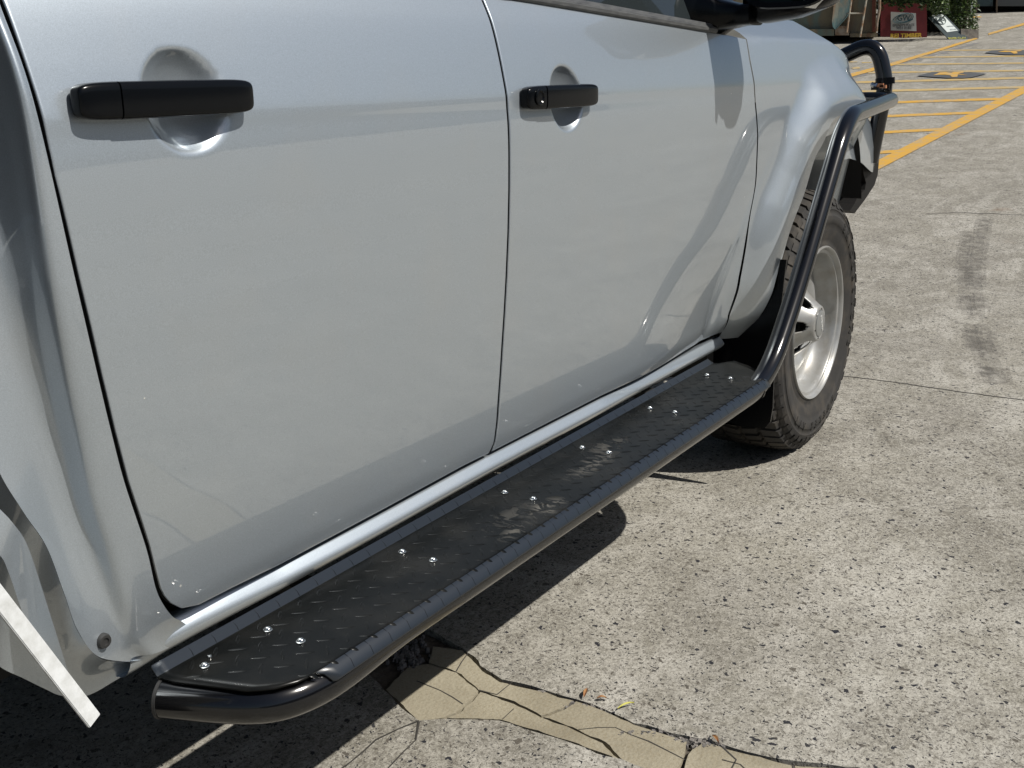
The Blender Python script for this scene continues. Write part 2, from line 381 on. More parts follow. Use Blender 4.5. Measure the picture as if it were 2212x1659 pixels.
# tan mortar patch split into pieces by its cracks
def between(a,b,z): 
    return a+b[::-1]
gapw=.0035
def shrink(poly,dd):
    n=len(poly); P_=[np.array(p) for p in poly]; ar=sum(P_[i][0]*P_[(i+1)%n][1]-P_[(i+1)%n][0]*P_[i][1] for i in range(n)); s=1 if ar>0 else -1; out=[]
    for i in range(n):
        t=P_[(i+1)%n]-P_[i-1]; t/=max(np.linalg.norm(t),1e-9); out.append(P_[i]+s*np.array([-t[1],t[0]])*dd)
    return out
crackA=[g(880,1425),g(925,1435),g(985,1450),g(1035,1490),g(1110,1515),g(1170,1545),g(1250,1575),g(1300,1600),g(1350,1650),g(1420,1668)]
upin=[g(905,1352),g(950,1372),g(1000,1400),g(1040,1437),g(1085,1470),g(1180,1492),g(1290,1527)]
def pieces():
    A=[g(935,1395),g(1000,1403),g(1035,1440),g(1080,1472),g(1180,1495),g(1240,1512)]
    cr1=[g(1240,1512),g(1215,1530),g(1170,1545)]
    p1=A+cr1[1:]+[g(1110,1515),g(1035,1490),g(985,1450),g(925,1430)]
    p2=[g(1244,1513),g(1290,1528),g(1370,1563),g(1450,1588),g(1485,1600),g(1478,1640),g(1455,1668),g(1360,1654),g(1305,1602),g(1250,1575),g(1172,1547),g(1217,1532)]
    p3=[g(925,1432),g(985,1452),g(1035,1492),g(1020,1510),g(985,1540),g(960,1551),g(905,1554),g(882,1538),g(832,1488),g(880,1440)]
    p4=[g(1037,1493),g(1110,1518),g(1170,1548),g(1248,1578),g(1302,1604),g(1355,1656),g(1420,1674),g(1290,1622),g(1220,1597),g(1130,1569),g(1080,1553),g(965,1550),g(990,1540),g(1023,1512)]
    p5=[g(1520,1602),g(1640,1634),g(1712,1652),g(1705,1700),g(1600,1700),g(1470,1675),g(1483,1642),g(1495,1618)]
    p6=[g(1716,1652),g(1850,1662)]+[np.array(up[-2]),np.array(lo[-2]),g(1600,1712),g(1712,1706)]
    p7=[g(880,1330),g(930,1362),g(930,1394),g(921,1430),g(878,1438),g(842,1400),g(760,1420)]+[np.array(lo[1]),np.array(up[1])]
    return [p1,p2,p3,p4,p5,p6]
par=empty('mortar_patch',(1.0,.0,0)); par['kind']='structure'
for i,pc in enumerate(pieces()):
    q=jag(list(pc)+[pc[0]],.0045,.012,11+i)[:-1]; q=shrink(q,.0012)
    o=slab('patch_piece',q,-.0012,tanc,.03,None,par)
    o.matrix_parent_inverse=par.matrix_world.inverted(); 
    for v in o.data.vertices: v.co.x-=1.0
par.location=(1.0,0,0)
for o in list(par.children): o.matrix_parent_inverse=Matrix.Identity(4)
soilo=mk('crack_bed',[(-30,-30,-.014),(30,-30,-.014),(30,10,-.014),(-30,10,-.014)],[(0,1,2,3)],soil,None,False); soilo['kind']='structure'
# rubble, gravel and leaves lying in the open parts of the crack
stonem=mat('crack_stone',(.10,.095,.09),.9,noisecol=(50,.4,.7,(.24,.22,.20)))
def rubble(name,cl,n,smin,smax,material,seed,kind='stuff',flat=1.):
    R=np.random.default_rng(seed); mb=MB(); 
    for k in range(n):
        a=cl[R.integers(len(cl))]; p=gp(a[0]+R.normal()*a[2],a[1]+R.normal()*a[3]); s=R.uniform(smin,smax)
        q=Matrix.Rotation(R.uniform(0,6.28),3,'Z')@Matrix.Rotation(R.uniform(-.5,.5),3,'X')
        vs=[]
        for vv in [(-1,-1,-1),(1,-.8,-1),(.9,1,-1),(-1,.9,-1),(-.6,-.5,.8),(.6,-.6,1),(.5,.7,.7),(-.7,.5,1)]:
            v=q@Vector([c*s*R.uniform(.6,1.1) for c in vv]); vs.append((p[0]+v.x,p[1]+v.y,p[2]-.008+s*.6+v.z*flat))
        mb.add(vs,[(0,3,2,1),(4,5,6,7),(0,1,5,4),(1,2,6,5),(2,3,7,6),(3,0,4,7)])
    o=mb.build(name,material); o['kind']=kind; return o
tag(rubble('crack_gravel',[(860,1395,28,18),(880,1420,18,12),(1290,1518,40,5),(1330,1530,25,4),(1530,1600,22,6),(1560,1605,14,5),(1200,1492,60,2),(1440,1580,60,3),(1500,1596,30,4),(885,1400,20,20)],520,.002,.0062,stonem,3),'loose dark gravel and broken bits lying in the crack beside the tan patch','gravel')
leafm=mat('dry_leaf',(.20,.085,.035),.8,noisecol=(60,.4,.7,(.33,.18,.06)))
leafy=mat('yellow_leaf',(.42,.40,.08),.7)
def leaflet(px,py,L,W,ang,material,label):
    p=gp(px,py); mb=MB(); vs=[];f=[]
    n=6
    for i in range(n+1):
        t=i/n; w_=W*math.sin(math.pi*min(.98,t+.02))**.8; x=(t-.5)*L; zz=.004+.004*math.sin(3*t)
        for s,dz in ((-1,.002),(0,0),(1,.0025)): vs.append((p[0]+x*math.cos(ang)-s*w_*math.sin(ang),p[1]+x*math.sin(ang)+s*w_*math.cos(ang),p[2]+zz+dz))
    for i in range(n):
        for j in range(2): f.append((i*3+j,(i+1)*3+j,(i+1)*3+j+1,i*3+j+1))
    mb.add(vs,f); o=mb.build('fallen_leaf',material,None,True); tag(o,label,'leaf','fallen leaves in the crack'); return o
leaflet(1265,1503,.030,.0035,.3,leafm,'longest brown dry leaf lying in the crack above the tan patch')
leaflet(1300,1514,.018,.0035,2.2,leafm,'brown dry leaf crossing the crack just left of the yellow leaf')
leaflet(1352,1530,.035,.0022,-.5,leafy,'thin yellow leaf lying along the crack edge')
leaflet(1545,1602,.022,.0035,.9,leafm,'brown dry leaf in the hole at the right end of the patch')
# thin slab joints, sealed dark (a few mm of sealant standing on the slab)
def strip(name,pts,w0,material,dz=.003,kind='structure',jit=.4,seed=0,th=None,parent=None):
    P_=[gp(*p)[:2] for p in pts]; P_=jag(P_,w0*jit*2,.03 if w0<.02 else .12,seed); v=[];f=[]
    for i,p in enumerate(P_):
        t=P_[min(i+1,len(P_)-1)]-P_[max(i-1,0)]; t=t/np.linalg.norm(t); nn=np.array([-t[1],t[0]]); ww=w0*(1+jit*noise.noise(Vector((p[0]*17,p[1]*17,seed))))
        for s in (-1,1): q=p+nn*s*ww/2; v.append((q[0],q[1],gh(q[0],q[1])+dz))
    for i in range(len(P_)-1): f.append((2*i,2*i+1,2*i+3,2*i+2))
    a,b_,c=[np.array(v[i]) for i in f[0][:3]]
    if np.cross(b_-a,c-a)[2]<0: f=flip(f)
    o=mk(name,v,f,material,parent,False)
    if kind: o['kind']=kind
    return o
seal=mat('joint_sealant',(.035,.032,.028),.8)
strip('expansion_joint',[(1700,800),(1840,815),(1900,822),(1960,830),(2060,845),(2240,869)],.006,seal,.0015,seed=2)
strip('surface_crack',[(2000,463),(2060,459),(2130,462),(2240,466)],.008,seal,.0015,seed=3,jit=.9)
strip('surface_crack',[(840,1659),(870,1625),(900,1600),(905,1560)],.004,seal,.0015,seed=4,jit=.9)
strip('surface_crack',[(690,1700),(750,1650),(815,1600),(860,1575),(905,1558)],.004,seal,.0015,seed=5,jit=.9)
for k_,cp in enumerate([[(985,1450),(1010,1410),(1003,1400)],[(1035,1490),(1075,1500),(1110,1470)],[(1250,1575),(1330,1570),(1400,1600),(1480,1640)],[(1110,1530),(1085,1553)],[(1560,1640),(1600,1650),(1640,1690)],[(1560,1612),(1590,1640),(1580,1660)],[(900,1470),(950,1490),(1000,1520)]]):
    strip('surface_crack',cp,.0020,seal,-.0006,seed=30+k_,jit=.9)
# ---- yellow markings
def paintm(name,c,wear):
    M=mat(name,c,.7,spec=.3); b=M.node_tree.nodes['Principled BSDF']
    tc=N(M,'TexCoord'); nz=N(M,'TexNoise'); nz.inputs['Scale'].default_value=9; nz.inputs['Detail'].default_value=8; nz.inputs['Roughness'].default_value=.7; LK(M,tc.outputs['Object'],nz.inputs[0])
    mr=N(M,'MapRange'); mr.inputs[1].default_value=.46; mr.inputs[2].default_value=.66; mr.inputs[4].default_value=wear; LK(M,nz.outputs[0],mr.inputs[0])
    mx=N(M,'Mix',data_type='RGBA'); mx.inputs[6].default_value=(*c,1); mx.inputs[7].default_value=(.30,.27,.21,1); LK(M,mr.outputs[0],mx.inputs[0]); LK(M,mx.outputs[2],b.inputs['Base Color']); return M
yel=paintm('yellow_line_paint',(.50,.285,.045),.8); yelf=paintm('faded_yellow_paint',(.42,.30,.12),1.); patchm=mat('dark_marking_patch',(.055,.06,.065),.8,noisecol=(5,.3,.7,(.075,.08,.085)))
def z1(x,y): return ((2900+x/1.951)/1.8228,(y/1.951)/1.8228)
def quadline(name,a0,a1,b0,b1,material,dz,label=None):
    """quad strip between two image edges lying on the ground"""
    n=10; v=[];f=[]
    A=[gp(a0[0]+(b0[0]-a0[0])*k/n,a0[1]+(b0[1]-a0[1])*k/n,dz) for k in range(n+1)]; B=[gp(a1[0]+(b1[0]-a1[0])*k/n,a1[1]+(b1[1]-a1[1])*k/n,dz) for k in range(n+1)]
    for k in range(n+1): v+= [A[k],B[k]]
    for k in range(n): f.append((2*k,2*k+2,2*k+3,2*k+1))
    a,b_,c=[np.array(v[i]) for i in f[0][:3]]
    if np.cross(b_-a,c-a)[2]<0: f=flip(f)
    o=mk(name,v,f,material,None,False); o['kind']='structure'; return o
quadline('yellow_line',z1(960,1302),z1(960,1378),z1(2209,664),z1(2209,722),yel,.008)
quadline('yellow_line',z1(820,584),z1(820,612),z1(1215,480),z1(1215,503),yel,.008)
quadline('yellow_line',z1(1215,480),z1(1215,503),z1(1850,288),z1(1850,303),yel,.008)
quadline('yellow_line',z1(1935,258),z1(1935,272),z1(2230,172),z1(2230,190),yel,.008)
for i,(a,b_,th,mm) in enumerate([((860,636),(2240,600),15,yelf),((860,708),(2240,670),16,yelf),((1000,795),(2030,762),17,yel),((1000,900),(1830,868),18,yel),((1000,1026),(1590,995),20,yel),((1000,1178),(1290,1163),22,yel),((1010,560),(2240,543),12,yelf),((1180,497),(2240,486),10,yelf),((1380,442),(2240,432),9,yelf),((1570,389),(2240,384),8,yelf)]):
    quadline('hatch_line',z1(a[0],a[1]-th/2),z1(a[0],a[1]+th/2),z1(b_[0],b_[1]-th/2),z1(b_[0],b_[1]+th/2),mm,.004)
def groundpoly(name,pts,material,dz,parent=None,kind='structure'):
    P_=[gp(*z1(*p)) for p in pts]; tri=tessellate_polygon([[Vector((p[0],p[1],0)) for p in P_]]); v=[(p[0],p[1],gh(p[0],p[1])+dz) for p in P_]; f=[]
    for t in tri:
        a,b_,c=[np.array(v[i]) for i in t]; f.append(tuple(t) if np.cross(b_-a,c-a)[2]>0 else tuple(reversed(t)))
    o=mk(name,v,f,material,parent,False)
    if kind: o['kind']=kind
    return o
groundpoly('marking_patch',[(1385,590),(1500,560),(1600,556),(1720,557),(1924,573),(1800,603),(1740,608),(1620,606)],patchm,.012)
groundpoly('walking_figure_marking',[(1510,588),(1560,566),(1600,563),(1650,568),(1670,562),(1740,560),(1745,568),(1700,574),(1770,588),(1700,582),(1695,600),(1655,603),(1640,588),(1600,583),(1560,584)],yel,.016)
groundpoly('marking_patch',[(1908,412),(1955,393),(2060,389),(2260,390),(2260,430),(2060,425)],patchm,.012)
groundpoly('walking_figure_marking',[(2005,407),(2060,397),(2120,398),(2180,394),(2195,399),(2150,404),(2160,418),(2130,421),(2105,408),(2060,408)],yel,.016)
for pts in ([(835,452),(880,450),(885,460),(840,464)],[(880,525),(930,514),(950,518),(945,528),(900,534)],[(850,475),(925,472),(930,478),(860,482)],[(960,480),(1040,477),(1040,483),(965,486)]): groundpoly('yellow_marking',pts,yelf,.004)
for x,y in ((1845,132),): groundpoly('yellow_marking',[(1815,128),(1880,126),(1882,134),(1820,136)],yel,.004)
strip('drain_edge',[(1820,172),(1880,158),(1950,138),(2050,110),(2110,93)],.09,mat('grey_joint',(.16,.155,.15),.9),.002,seed=9,jit=.8)
# tyre scuffs are in the concrete as worn rubber films
scuff=mat('rubber_scuff',(.15,.14,.125),.9)
sb=scuff.node_tree.nodes['Principled BSDF']
_t=N(scuff,'TexCoord'); _n=N(scuff,'TexNoise'); _n.inputs['Scale'].default_value=20; _n.inputs['Detail'].default_value=5; LK(scuff,_t.outputs['Object'],_n.inputs[0]); _m=N(scuff,'MapRange'); _m.inputs[1].default_value=.35; _m.inputs[2].default_value=.65; _m.inputs[3].default_value=.04; _m.inputs[4].default_value=.26; LK(scuff,_n.outputs[0],_m.inputs[0]); LK(scuff,_m.outputs[0],sb.inputs['Alpha'])
def arcstrip(xs,wd,seed): return strip('tyre_scuff',xs,wd,scuff,.001,seed=seed,jit=.3)
for k_,wd in enumerate((.10,.06)):
    strip('tyre_scuff',[(2130,470),(2112,530),(2106,600),(2112,680),(2134,755),(2158,830)],wd,scuff,.0010+.0004*k_,seed=21,jit=.08)
    strip('tyre_scuff',[(2090,500),(2082,560),(2081,630),(2092,700),(2112,760),(2135,815)],wd*.8,scuff,.0010+.0004*k_,seed=22,jit=.08)
# ================================================================== TRUCK
TR=empty('pickup_truck',(1.2,.9,0)); tag(TR,'silver dual cab pickup truck with black side step and bull bar','pickup truck')
TI=Matrix.Translation((-1.2,-.9,0))
def adopt(o,p=TR):
    o.parent=p; o.matrix_parent_inverse=TI if p is TR else Matrix.Identity(4); return o
def M_(v): return v
# ---- door skins
def offset_edge(d,r=.0022):
    if d>=r: return 0
    return r-math.sqrt(max(0,r*r-(r-d)**2))
def spline(pts,n): return resample(smoothpath([(p[0],0,p[1]) if len(p)==2 else p for p in pts],10),n)[:,[0,2]]
def samples(W,dense,step=.006,ds=.0025):
    xs=[0,.0004,.001,.0018,.0026,.0036]; x=.006
    while x<W-.006:
        xs.append(x); x+= ds if any(a<x<b for a,b in dense) else step
    xs+= [W-.006,W-.0036,W-.0026,W-.0018,W-.001,W-.0004,W]; return np.unique(np.array(xs))/W
def door(name,L,Rr,B,T,bowl,material=paint_m):
    """L,Rr: bottom->top polylines in (x,z); B,T left->right"""
    Wd=abs(B[-1][0]-B[0][0]); Hd=abs(T[0][1]-B[0][1])
    bx,bz,br=bowl
    u=samples(Wd,[(bx-B[0][0]-br-.01,bx-B[0][0]+br+.01)]); v=samples(Hd,[(bz-B[0][1]-br-.02,bz-B[0][1]+br+.02)])
    def ev(poly,t):
        p=np.array(poly,float); d=np.r_[0,np.cumsum(np.linalg.norm(np.diff(p,axis=0),axis=1))]; d/=d[-1]; return np.stack([np.interp(t,d,p[:,0]),np.interp(t,d,p[:,1])],1)
    l,r,b_,t_=ev(L,v),ev(Rr,v),ev(B,u),ev(T,u)
    rows=np.zeros((len(v),len(u),3))
    for i,vv in enumerate(v):
        for j,uu in enumerate(u):
            p=(1-vv)*b_[j]+vv*t_[j]+(1-uu)*l[i]+uu*r[i]-((1-uu)*(1-vv)*b_[0]+uu*(1-vv)*b_[-1]+(1-uu)*vv*t_[0]+uu*vv*t_[-1])
            x,z=p; y=SY(x,z)
            e=min(uu*Wd,(1-uu)*Wd,vv*Hd,(1-vv)*Hd); y+=offset_edge(e)
            q=math.hypot(x-bx,z-bz)/br
            if q<1.12:
                s=max(0,1-(q/1.0)**2); y+= .026*s**.75*(1) if q<1 else 0
            rows[i,j]=(x,y,z)
    # soften the rim of the hand recess
    for it in range(2):
        Y=rows[:,:,1]; sm_=Y.copy(); sm_[1:-1,1:-1]=(Y[1:-1,1:-1]*2+Y[:-2,1:-1]+Y[2:,1:-1]+Y[1:-1,:-2]+Y[1:-1,2:])/6
        D=np.hypot(rows[:,:,0]-bx,rows[:,:,2]-bz); k=(D<br*1.2)&(D>br*.75); rows[:,:,1]=np.where(k,sm_,Y)
    o=grid(name,rows,material,None,.008); return adopt(o)
G=.0027
gapR=[hit(x,y) for x,y in [(-20,-90),(0,0),(40,110),(75,215),(115,385),(165,600),(217.5,823),(245,938.6),(273,1045),(300,1125),(319,1184),(333,1240),(342.5,1276),(352,1295)]]
gapR=[(p[0],p[2]) for p in gapR]
gapB=[(.793,1.24),(.793,1.186),(.793,1.05),(.793,.9),(.792,.75),(.791,.6),(.790,.52),(.787,.485),(.778,.468)]
gapA=[hit(x,y) for x,y in [(1600,35),(1605,60),(1620,130),(1632,225),(1637,290),(1632,400),(1615,500),(1598,600),(1575,680),(1562,718)]]; gapA=[(p[0],p[2]) for p in gapA]
botR=[hit(x,y) for x,y in [(365.6,1309),(393,1319),(430,1311),(500,1275),(600,1226),(823,1106.5),(1000,1010),(1050,985)]]; botR=[(p[0],p[2]) for p in botR]
botF=[hit(x,y) for x,y in [(1062,978),(1120,948),(1300,856),(1450,778),(1555,722)]]; botF=[(p[0],p[2]) for p in botF]
def sh(pts,dx,dz=0): return [(a+dx,b+dz) for a,b in pts]
# rear door
Lr=[botR[0]]+gapR[::-1]; Lr=[(a,b) for a,b in Lr]+[(gapR[0][0]-.01,1.25)] if gapR[0][1]<1.24 else Lr
Lr=sh(Lr,G+.0006,.002); Rr_=sh(list(reversed(gapB)),-G); Rr_[-1]=(Rr_[-1][0],1.25)
Br=sh(botR,0,.003); Br[0]=Lr[0]; Br[-1]=(Rr_[0][0],Rr_[0][1]); Tr=[(Lr[-1][0],1.25),(Rr_[-1][0],1.25)]; Lr[-1]=Tr[0]
d_rear=door('rear_door',Lr,Rr_,Br,Tr,(.168,1.06,.054))
def beltz(x): return float(np.interp(x,[.5,.84,.935,1.629,1.9],[1.215,1.196,1.192,1.158,1.145]))
Lf=sh(list(reversed(gapB)),G); Lf=[p for p in Lf if p[1]<1.19]+[(.793+G,beltz(.795))]
Lf[0]=(botF[0][0]+.001,botF[0][1]+.002)
Rf=sh(gapA[::-1],-G); Rf=[p for p in Rf if p[1]<1.13]+[(gapA[1][0]-G,beltz(gapA[1][0])-.002)]
Bf=sh(botF,0,.002); Bf[0]=Lf[0]; Bf[-1]=Rf[0]; Tf=[Lf[-1]]+[(x,beltz(x)) for x in np.linspace(.85,1.72,12)]+[Rf[-1]]
d_front=door('front_door',Lf,Rf,Bf,Tf,(.974,1.040,.052))
# ---- handles
def rbox(c,h,r,n=5,bulge=0.,taper=0.):
    """rounded box, long in x; superellipse sections"""
    v=[];f=[]; m_=28; nx=60
    for i in range(nx+1):
        t=i/nx; a=math.pi*t; ex=-math.cos(a); xx=np.sign(ex)*(abs(ex)**.55)
        k=(1-abs(xx)**7)**(1/7.) if abs(xx)<1 else 0
        for j in range(m_):
            b_=2*math.pi*j/m_; cc,ss=math.cos(b_),math.sin(b_); cy=np.sign(cc)*abs(cc)**.42; cz=np.sign(ss)*abs(ss)**.42
            bow=bulge*(1-xx*xx)
            v.append((c[0]+xx*h[0],c[1]+cy*h[1]*k-bow,c[2]+cz*h[2]*k))
    for i in range(nx):
        for j in range(m_): f.append((i*m_+j,(i+1)*m_+j,(i+1)*m_+(j+1)%m_,i*m_+(j+1)%m_))
    return v,f
def handle(door_o,x0,x1,xs,zc,lock,hz=.0195):
    zc0=zc
    v,f=rbox(((x0+x1)/2,-.0065,zc),((x1-x0)/2,.0115,hz),.01,bulge=.0022)
    vc=[(min(p[0],xs-.0004),p[1]+(.002 if p[0]>xs-.0004 else 0),p[2]) for p in v]; mk('handle_cap',vc,f,blkplas,door_o,True,50)
    vv=[]
    for p in v:
        t=(p[0]-xs)/(x1-xs); mid=sm(min(t,1-t)*5); y=p[1]
        if y>-.009: y=-.009+(y+.009)*(1-.5*mid)
        if y<-.012: y-=.0012
        vv.append((max(p[0],xs+.0004),y,p[2]))
    mk('handle_grip',vv,f,blkplas,door_o,True,50)
    for xx,hh in ((x0+.036,.022),(x1-.012,.009)):
        mb=MB(); mb.box((xx,.006,zc),(hh,.012,hz*.8)); mb.build('handle_mount',blkplas,door_o)
    if lock:
        lx=x0+.0265; v,f=lathe([(.0128,.0),(.0128,-.0022),(.0105,-.003),(.0085,-.001),(.006,.001),(.0001,.001)],24,(lx,-.0180,zc+.001)); mk('lock_bezel',v,f,blkplas,door_o,True,40)
        v,f=lathe([(.0001,-.002),(.0058,-.002),(.0062,.002)],20,(lx,-.0150,zc+.001)); k=mk('lock_cylinder',v,f,steel,door_o,True,40)
        m2=MB(); m2.box((lx,-.0172,zc+.001),(.0007,.0006,.0038)); m2.build('key_slot',dark,door_o)
h1=pl(149,215,1,.002); h2=pl(545,215,1,-.012)
handle(d_rear,h1[0],h2[0],pl(262,215,1,-.018)[0],pl(350,214,1,-.014)[2],False,.0185)
h3=pl(1122,208,1,.002); h4=pl(1289,208,1,-.012)
handle(d_front,h3[0],h4[0],pl(1181,208,1,-.018)[0],pl(1205,209,1,-.014)[2],True,.0185)
for o in list(d_rear.children)+list(d_front.children): o.matrix_parent_inverse=Matrix.Identity(4)
# ---- dark structure behind the gaps
mb=MB()
mb.box((.905,.30,.83),(.875,.22,.33)); mb.build('door_frame',dark); adopt(bpy.data.objects['door_frame'])
# ---- sill (rocker), full length under the doors
def sill():
    top=[(292,1402),(318,1387),(345,1370),(372,1352),(400,1337),(430,1320),(500,1283),(600,1232),(823,1112),(1000,1016),(1060,984),(1300,861),(1450,783),(1557,727)]
    T=resample([tuple(hit(*p)) for p in top],160); rows=[]
    prof=[(.016,-.0),(.004,.001),(.0,0),(-.0015,-.0015),(-.0045,-.005),(-.0085,-.0095),(-.0105,-.0125),(-.0115,-.0155),(-.0112,-.018),(-.0085,-.0225),(-.0045,-.0275),(.001,-.0315),(.009,-.0345),(.020,-.036),(.06,-.036),(.1,-.036)]
    for dy,dz in prof:
        r=[]
        for i,p in enumerate(T):
            x,y,z=p; e_=max(0,1-i/40.)**2; r.append((x,y+dy+.002+.022*e_,z+dz*(1+.35*e_)-.001))
        rows.append(r)
    return np.array(rows)
rs=sill(); o=grid('sill_panel',rs[:, :, :],paint_m,None); adopt(o)
# ---- front wing
def wing():
    outl=[(gapA[k][0]+G,gapA[k][1]) for k in range(len(gapA)-1,0,-1)]      # up the door gap
    n=150
    lip=resample(smoothpath(LIP,6),n)
    bot=np.array([gapA[-1][0]+G,0,gapA[-1][1]-.02]); 
    top0=np.array([gapA[1][0]+G,0,1.20])
    outer=[(bot[0],bot[2])]+[(a,b) for a,b in outl if b>.47]+[(top0[0],top0[2]),(2.2,1.21),(2.5,1.21),(2.8,1.21),(3.02,1.21),(3.06,1.0),(3.06,.8),(3.0,.66)]
    # match the outer curve to the lip by blending arc lengths piecewise
    lk=[0,.11,.30,.52,.80,1.]; A=resample(outer,400)
    # landmarks on the lip: bottom, mid-rear, top-rear, top-mid, front-top, front-bottom
    d=np.r_[0,np.cumsum(np.linalg.norm(np.diff(np.array(outer),axis=0),axis=1))]; d/=d[-1]
    i_top=[i for i,p in enumerate(outer) if abs(p[1]-1.20)<1e-6][0]
    marks_o=[0,d[i_top]*.55,d[i_top],d[i_top+2],d[i_top+4],1]; marks_l=[0,.27,.45,.62,.86,1]
    tl=np.linspace(0,1,n); to=np.interp(tl,marks_l,marks_o); O=np.stack([np.interp(to,d,np.array(outer)[:,0]),np.interp(to,d,np.array(outer)[:,1])],1)
    K=46; rows=[]
    def point(x,w):
        k=float(np.interp(x,[0,2.2,2.45,2.71,2.90,2.99,3.04,3.08],[1,1,.99,.83,.62,.44,.34,.3])); z=w if w<.85 else .85+(w-.85)*k
        y=SY(x,w)
        if w>1.15: y+= (w-1.15)*1.3
        return (x,y,z)
    # flange rows going inwards from the lip
    fl=[(.12,.070),(.060,.064),(.035,.058),(.022,.030),(.012,.006),(.003,-.0)]
    cz=.5
    for dy,ins in fl:
        r=[]
        for ii,p in enumerate(lip):
            q=point(p[0],p[2]); v=np.array([2.45-p[0],0,.6-p[2]]); v/=np.linalg.norm(v); v=v*sm((ii/len(lip)-.20)/.22); r.append((q[0]+v[0]*ins,q[1]+dy+.002,q[2]+v[2]*ins))
        rows.append(r)
    for k in range(K+1):
        t=(k/K)**1.25
        r=[]
        for i in range(n):
            x=lip[i][0]*(1-t)+O[i][0]*t; w_=lip[i][2]*(1-t)+O[i][1]*t; r.append(point(x,w_))
        rows.append(r)
    # return over the bonnet
    r2=[]
    R=np.array(rows); 
    return R
R=wing(); o=grid('front_wing',R[::-1],paint_m,None); adopt(o)
# gap flange of the wing
w_in=[(x+G,SY(x,z)+.02,z) for x,z in gapA]; w_o=[(x+G,SY(x,z)+.001,z) for x,z in gapA]
# ---- bonnet behind the wing
def bonnet():
    rows=[]
    xs=np.linspace(1.72,3.06,40)
    for x in xs:
        k=float(np.interp(x,[0,2.2,2.45,2.71,2.90,2.99,3.04,3.08],[1,1,.99,.83,.62,.44,.34,.3])); r=[]
        for (w_,yy,zz) in [(1.19,None,0),(1.205,.02,.006),(1.215,.06,.012),(1.225,.14,.02),(1.24,.3,.03),(1.25,.6,.035),(1.24,1.5,.02)]:
            y0=SY(x,1.20)+.06
            z=.85+(w_-.85)*k
            r.append((x,y0+(yy or -.012),z))
        rows.append(r)
    return rows
o=grid('bonnet',np.array(bonnet()),paint_m,None); adopt(o)
# ---- rear quarter (cab corner with the swept flute) 
def quarter():
    gp_=[(-22,-90,),(0,0),(75,215),(165,600),(217,823),(245,939),(273,1045),(319,1184),(342,1277),(372,1327),(398,1343),(428,1368)]
    c0=[tuple(hit(x-3,y+1)) for x,y in gp_]
    def c(pts): return [tuple(pl(a,b,1,y)) for a,b,y in pts]
    e1=c([(-52,-60,.034),(-28,0,.028),(46,215,.007),(112,600,.006),(152,823,.014),(180,962,.021),(208,1082,.026),(252,1207,.031),(276,1290,.035),(292,1338,.040),(312,1376,.047),(345,1408,.056)])
    e2=c([(-100,-60,.065),(-78,0,.060),(-10,215,.043),(55,600,.038),(98,823,.043),(130,962,.048),(160,1090,.051),(202,1215,.051),(230,1298,.050),(248,1350,.050),(270,1390,.052),(300,1417,.059)])
    e3=c([(-150,-60,.095),(-128,0,.090),(-66,215,.074),(-8,600,.062),(38,823,.058),(76,975,.056),(112,1110,.054),(152,1228,.050),(184,1318,.047),(208,1370,.047),(240,1404,.051),(285,1422,.059)])
    e4=c([(-230,-60,.12),(-205,0,.115),(-150,215,.095),(-100,600,.075),(-60,823,.058),(-10,1000,.044),(50,1105,.036),(100,1180,.034),(138,1280,.035),(168,1362,.038),(212,1418,.046),(280,1430,.060)])
    cols=[smoothpath(q,9) for q in (c0,e1,e2,e3,e4)]
    rows=[]
    for i in range(len(cols[0])):
        rows.append(smoothpath([cc[i] for cc in cols],8))
    return np.array(rows)
Q=quarter(); o=grid('cab_corner_panel',Q,paint_m,None); adopt(o)
# flanges of the wheel opening below the crease
def c_(pts): return [tuple(pl(a,b,1,y)) for a,b,y in pts]
cre=c_([(-62,940,.052),(-8,1003,.045),(50,1106,.037),(100,1182,.035),(138,1282,.036),(168,1364,.039),(212,1419,.047),(262,1429,.056),(324,1424,.066)])
bott=c_([(-60,1330,.14),(-30,1400,.14),(0,1440,.13),(50,1465,.125),(95,1487,.12),(134,1503,.115),(190,1502,.11),(256,1466,.095),(328,1425,.075)])
A=np.array(smoothpath(cre,8)); B=np.array(smoothpath(bott,8))
rows=[A*(1-t)+B*t+np.array([0,.012*math.sin(math.pi*t),0]) for t in np.linspace(0,1,14)]
o=grid('wheel_arch_flange',np.array(rows),paint_m,None); adopt(o)
o2=c_([(-40,1060,.02),(0,1100,.02),(28,1130,.02),(60,1180,.03),(100,1300,.045),(150,1460,.07)]); o3=c_([(-60,1160,.0),(-40,1180,.0),(0,1200,.005),(20,1240,.01),(60,1350,.02),(120,1450,.03)])
A=resample(smoothpath(o2,6),40); B=resample(smoothpath(o3,6),40); o=grid('guard_edge',np.array([A*(1-t)+B*t for t in np.linspace(0,1,6)]),paint_m,None); adopt(o)
# white flat bar of the tray
ta=pl(-60,1218,1,-.10); tb=pl(203,1557,1,-.10)
ta2=np.array(pl(-60,1218,1,-.10))
dirb=tb-ta; Lb=np.linalg.norm(dirb); dirb/=Lb; vw=(CP-(ta+tb)/2); vw/=np.linalg.norm(vw); sidev=np.cross(dirb,vw); sidev/=np.linalg.norm(sidev); nv=np.cross(sidev,dirb)
Rm=np.stack([dirb,sidev,nv],1); tilt=Matrix.Rotation(rad(-24),3,Vector(dirb)); Rm=np.array(tilt)@Rm
mb=MB(); mb.box((ta+tb)/2,(Lb/2,.0080,.0022),Rm); o=mb.build('tray_flat_bar',white_bar); adopt(o)
bm=bmesh.new(); bm.from_mesh(o.data); bmesh.ops.bevel(bm,geom=bm.edges[:],offset=.0008,segments=2,affect='EDGES'); bm.to_mesh(o.data); bm.free()
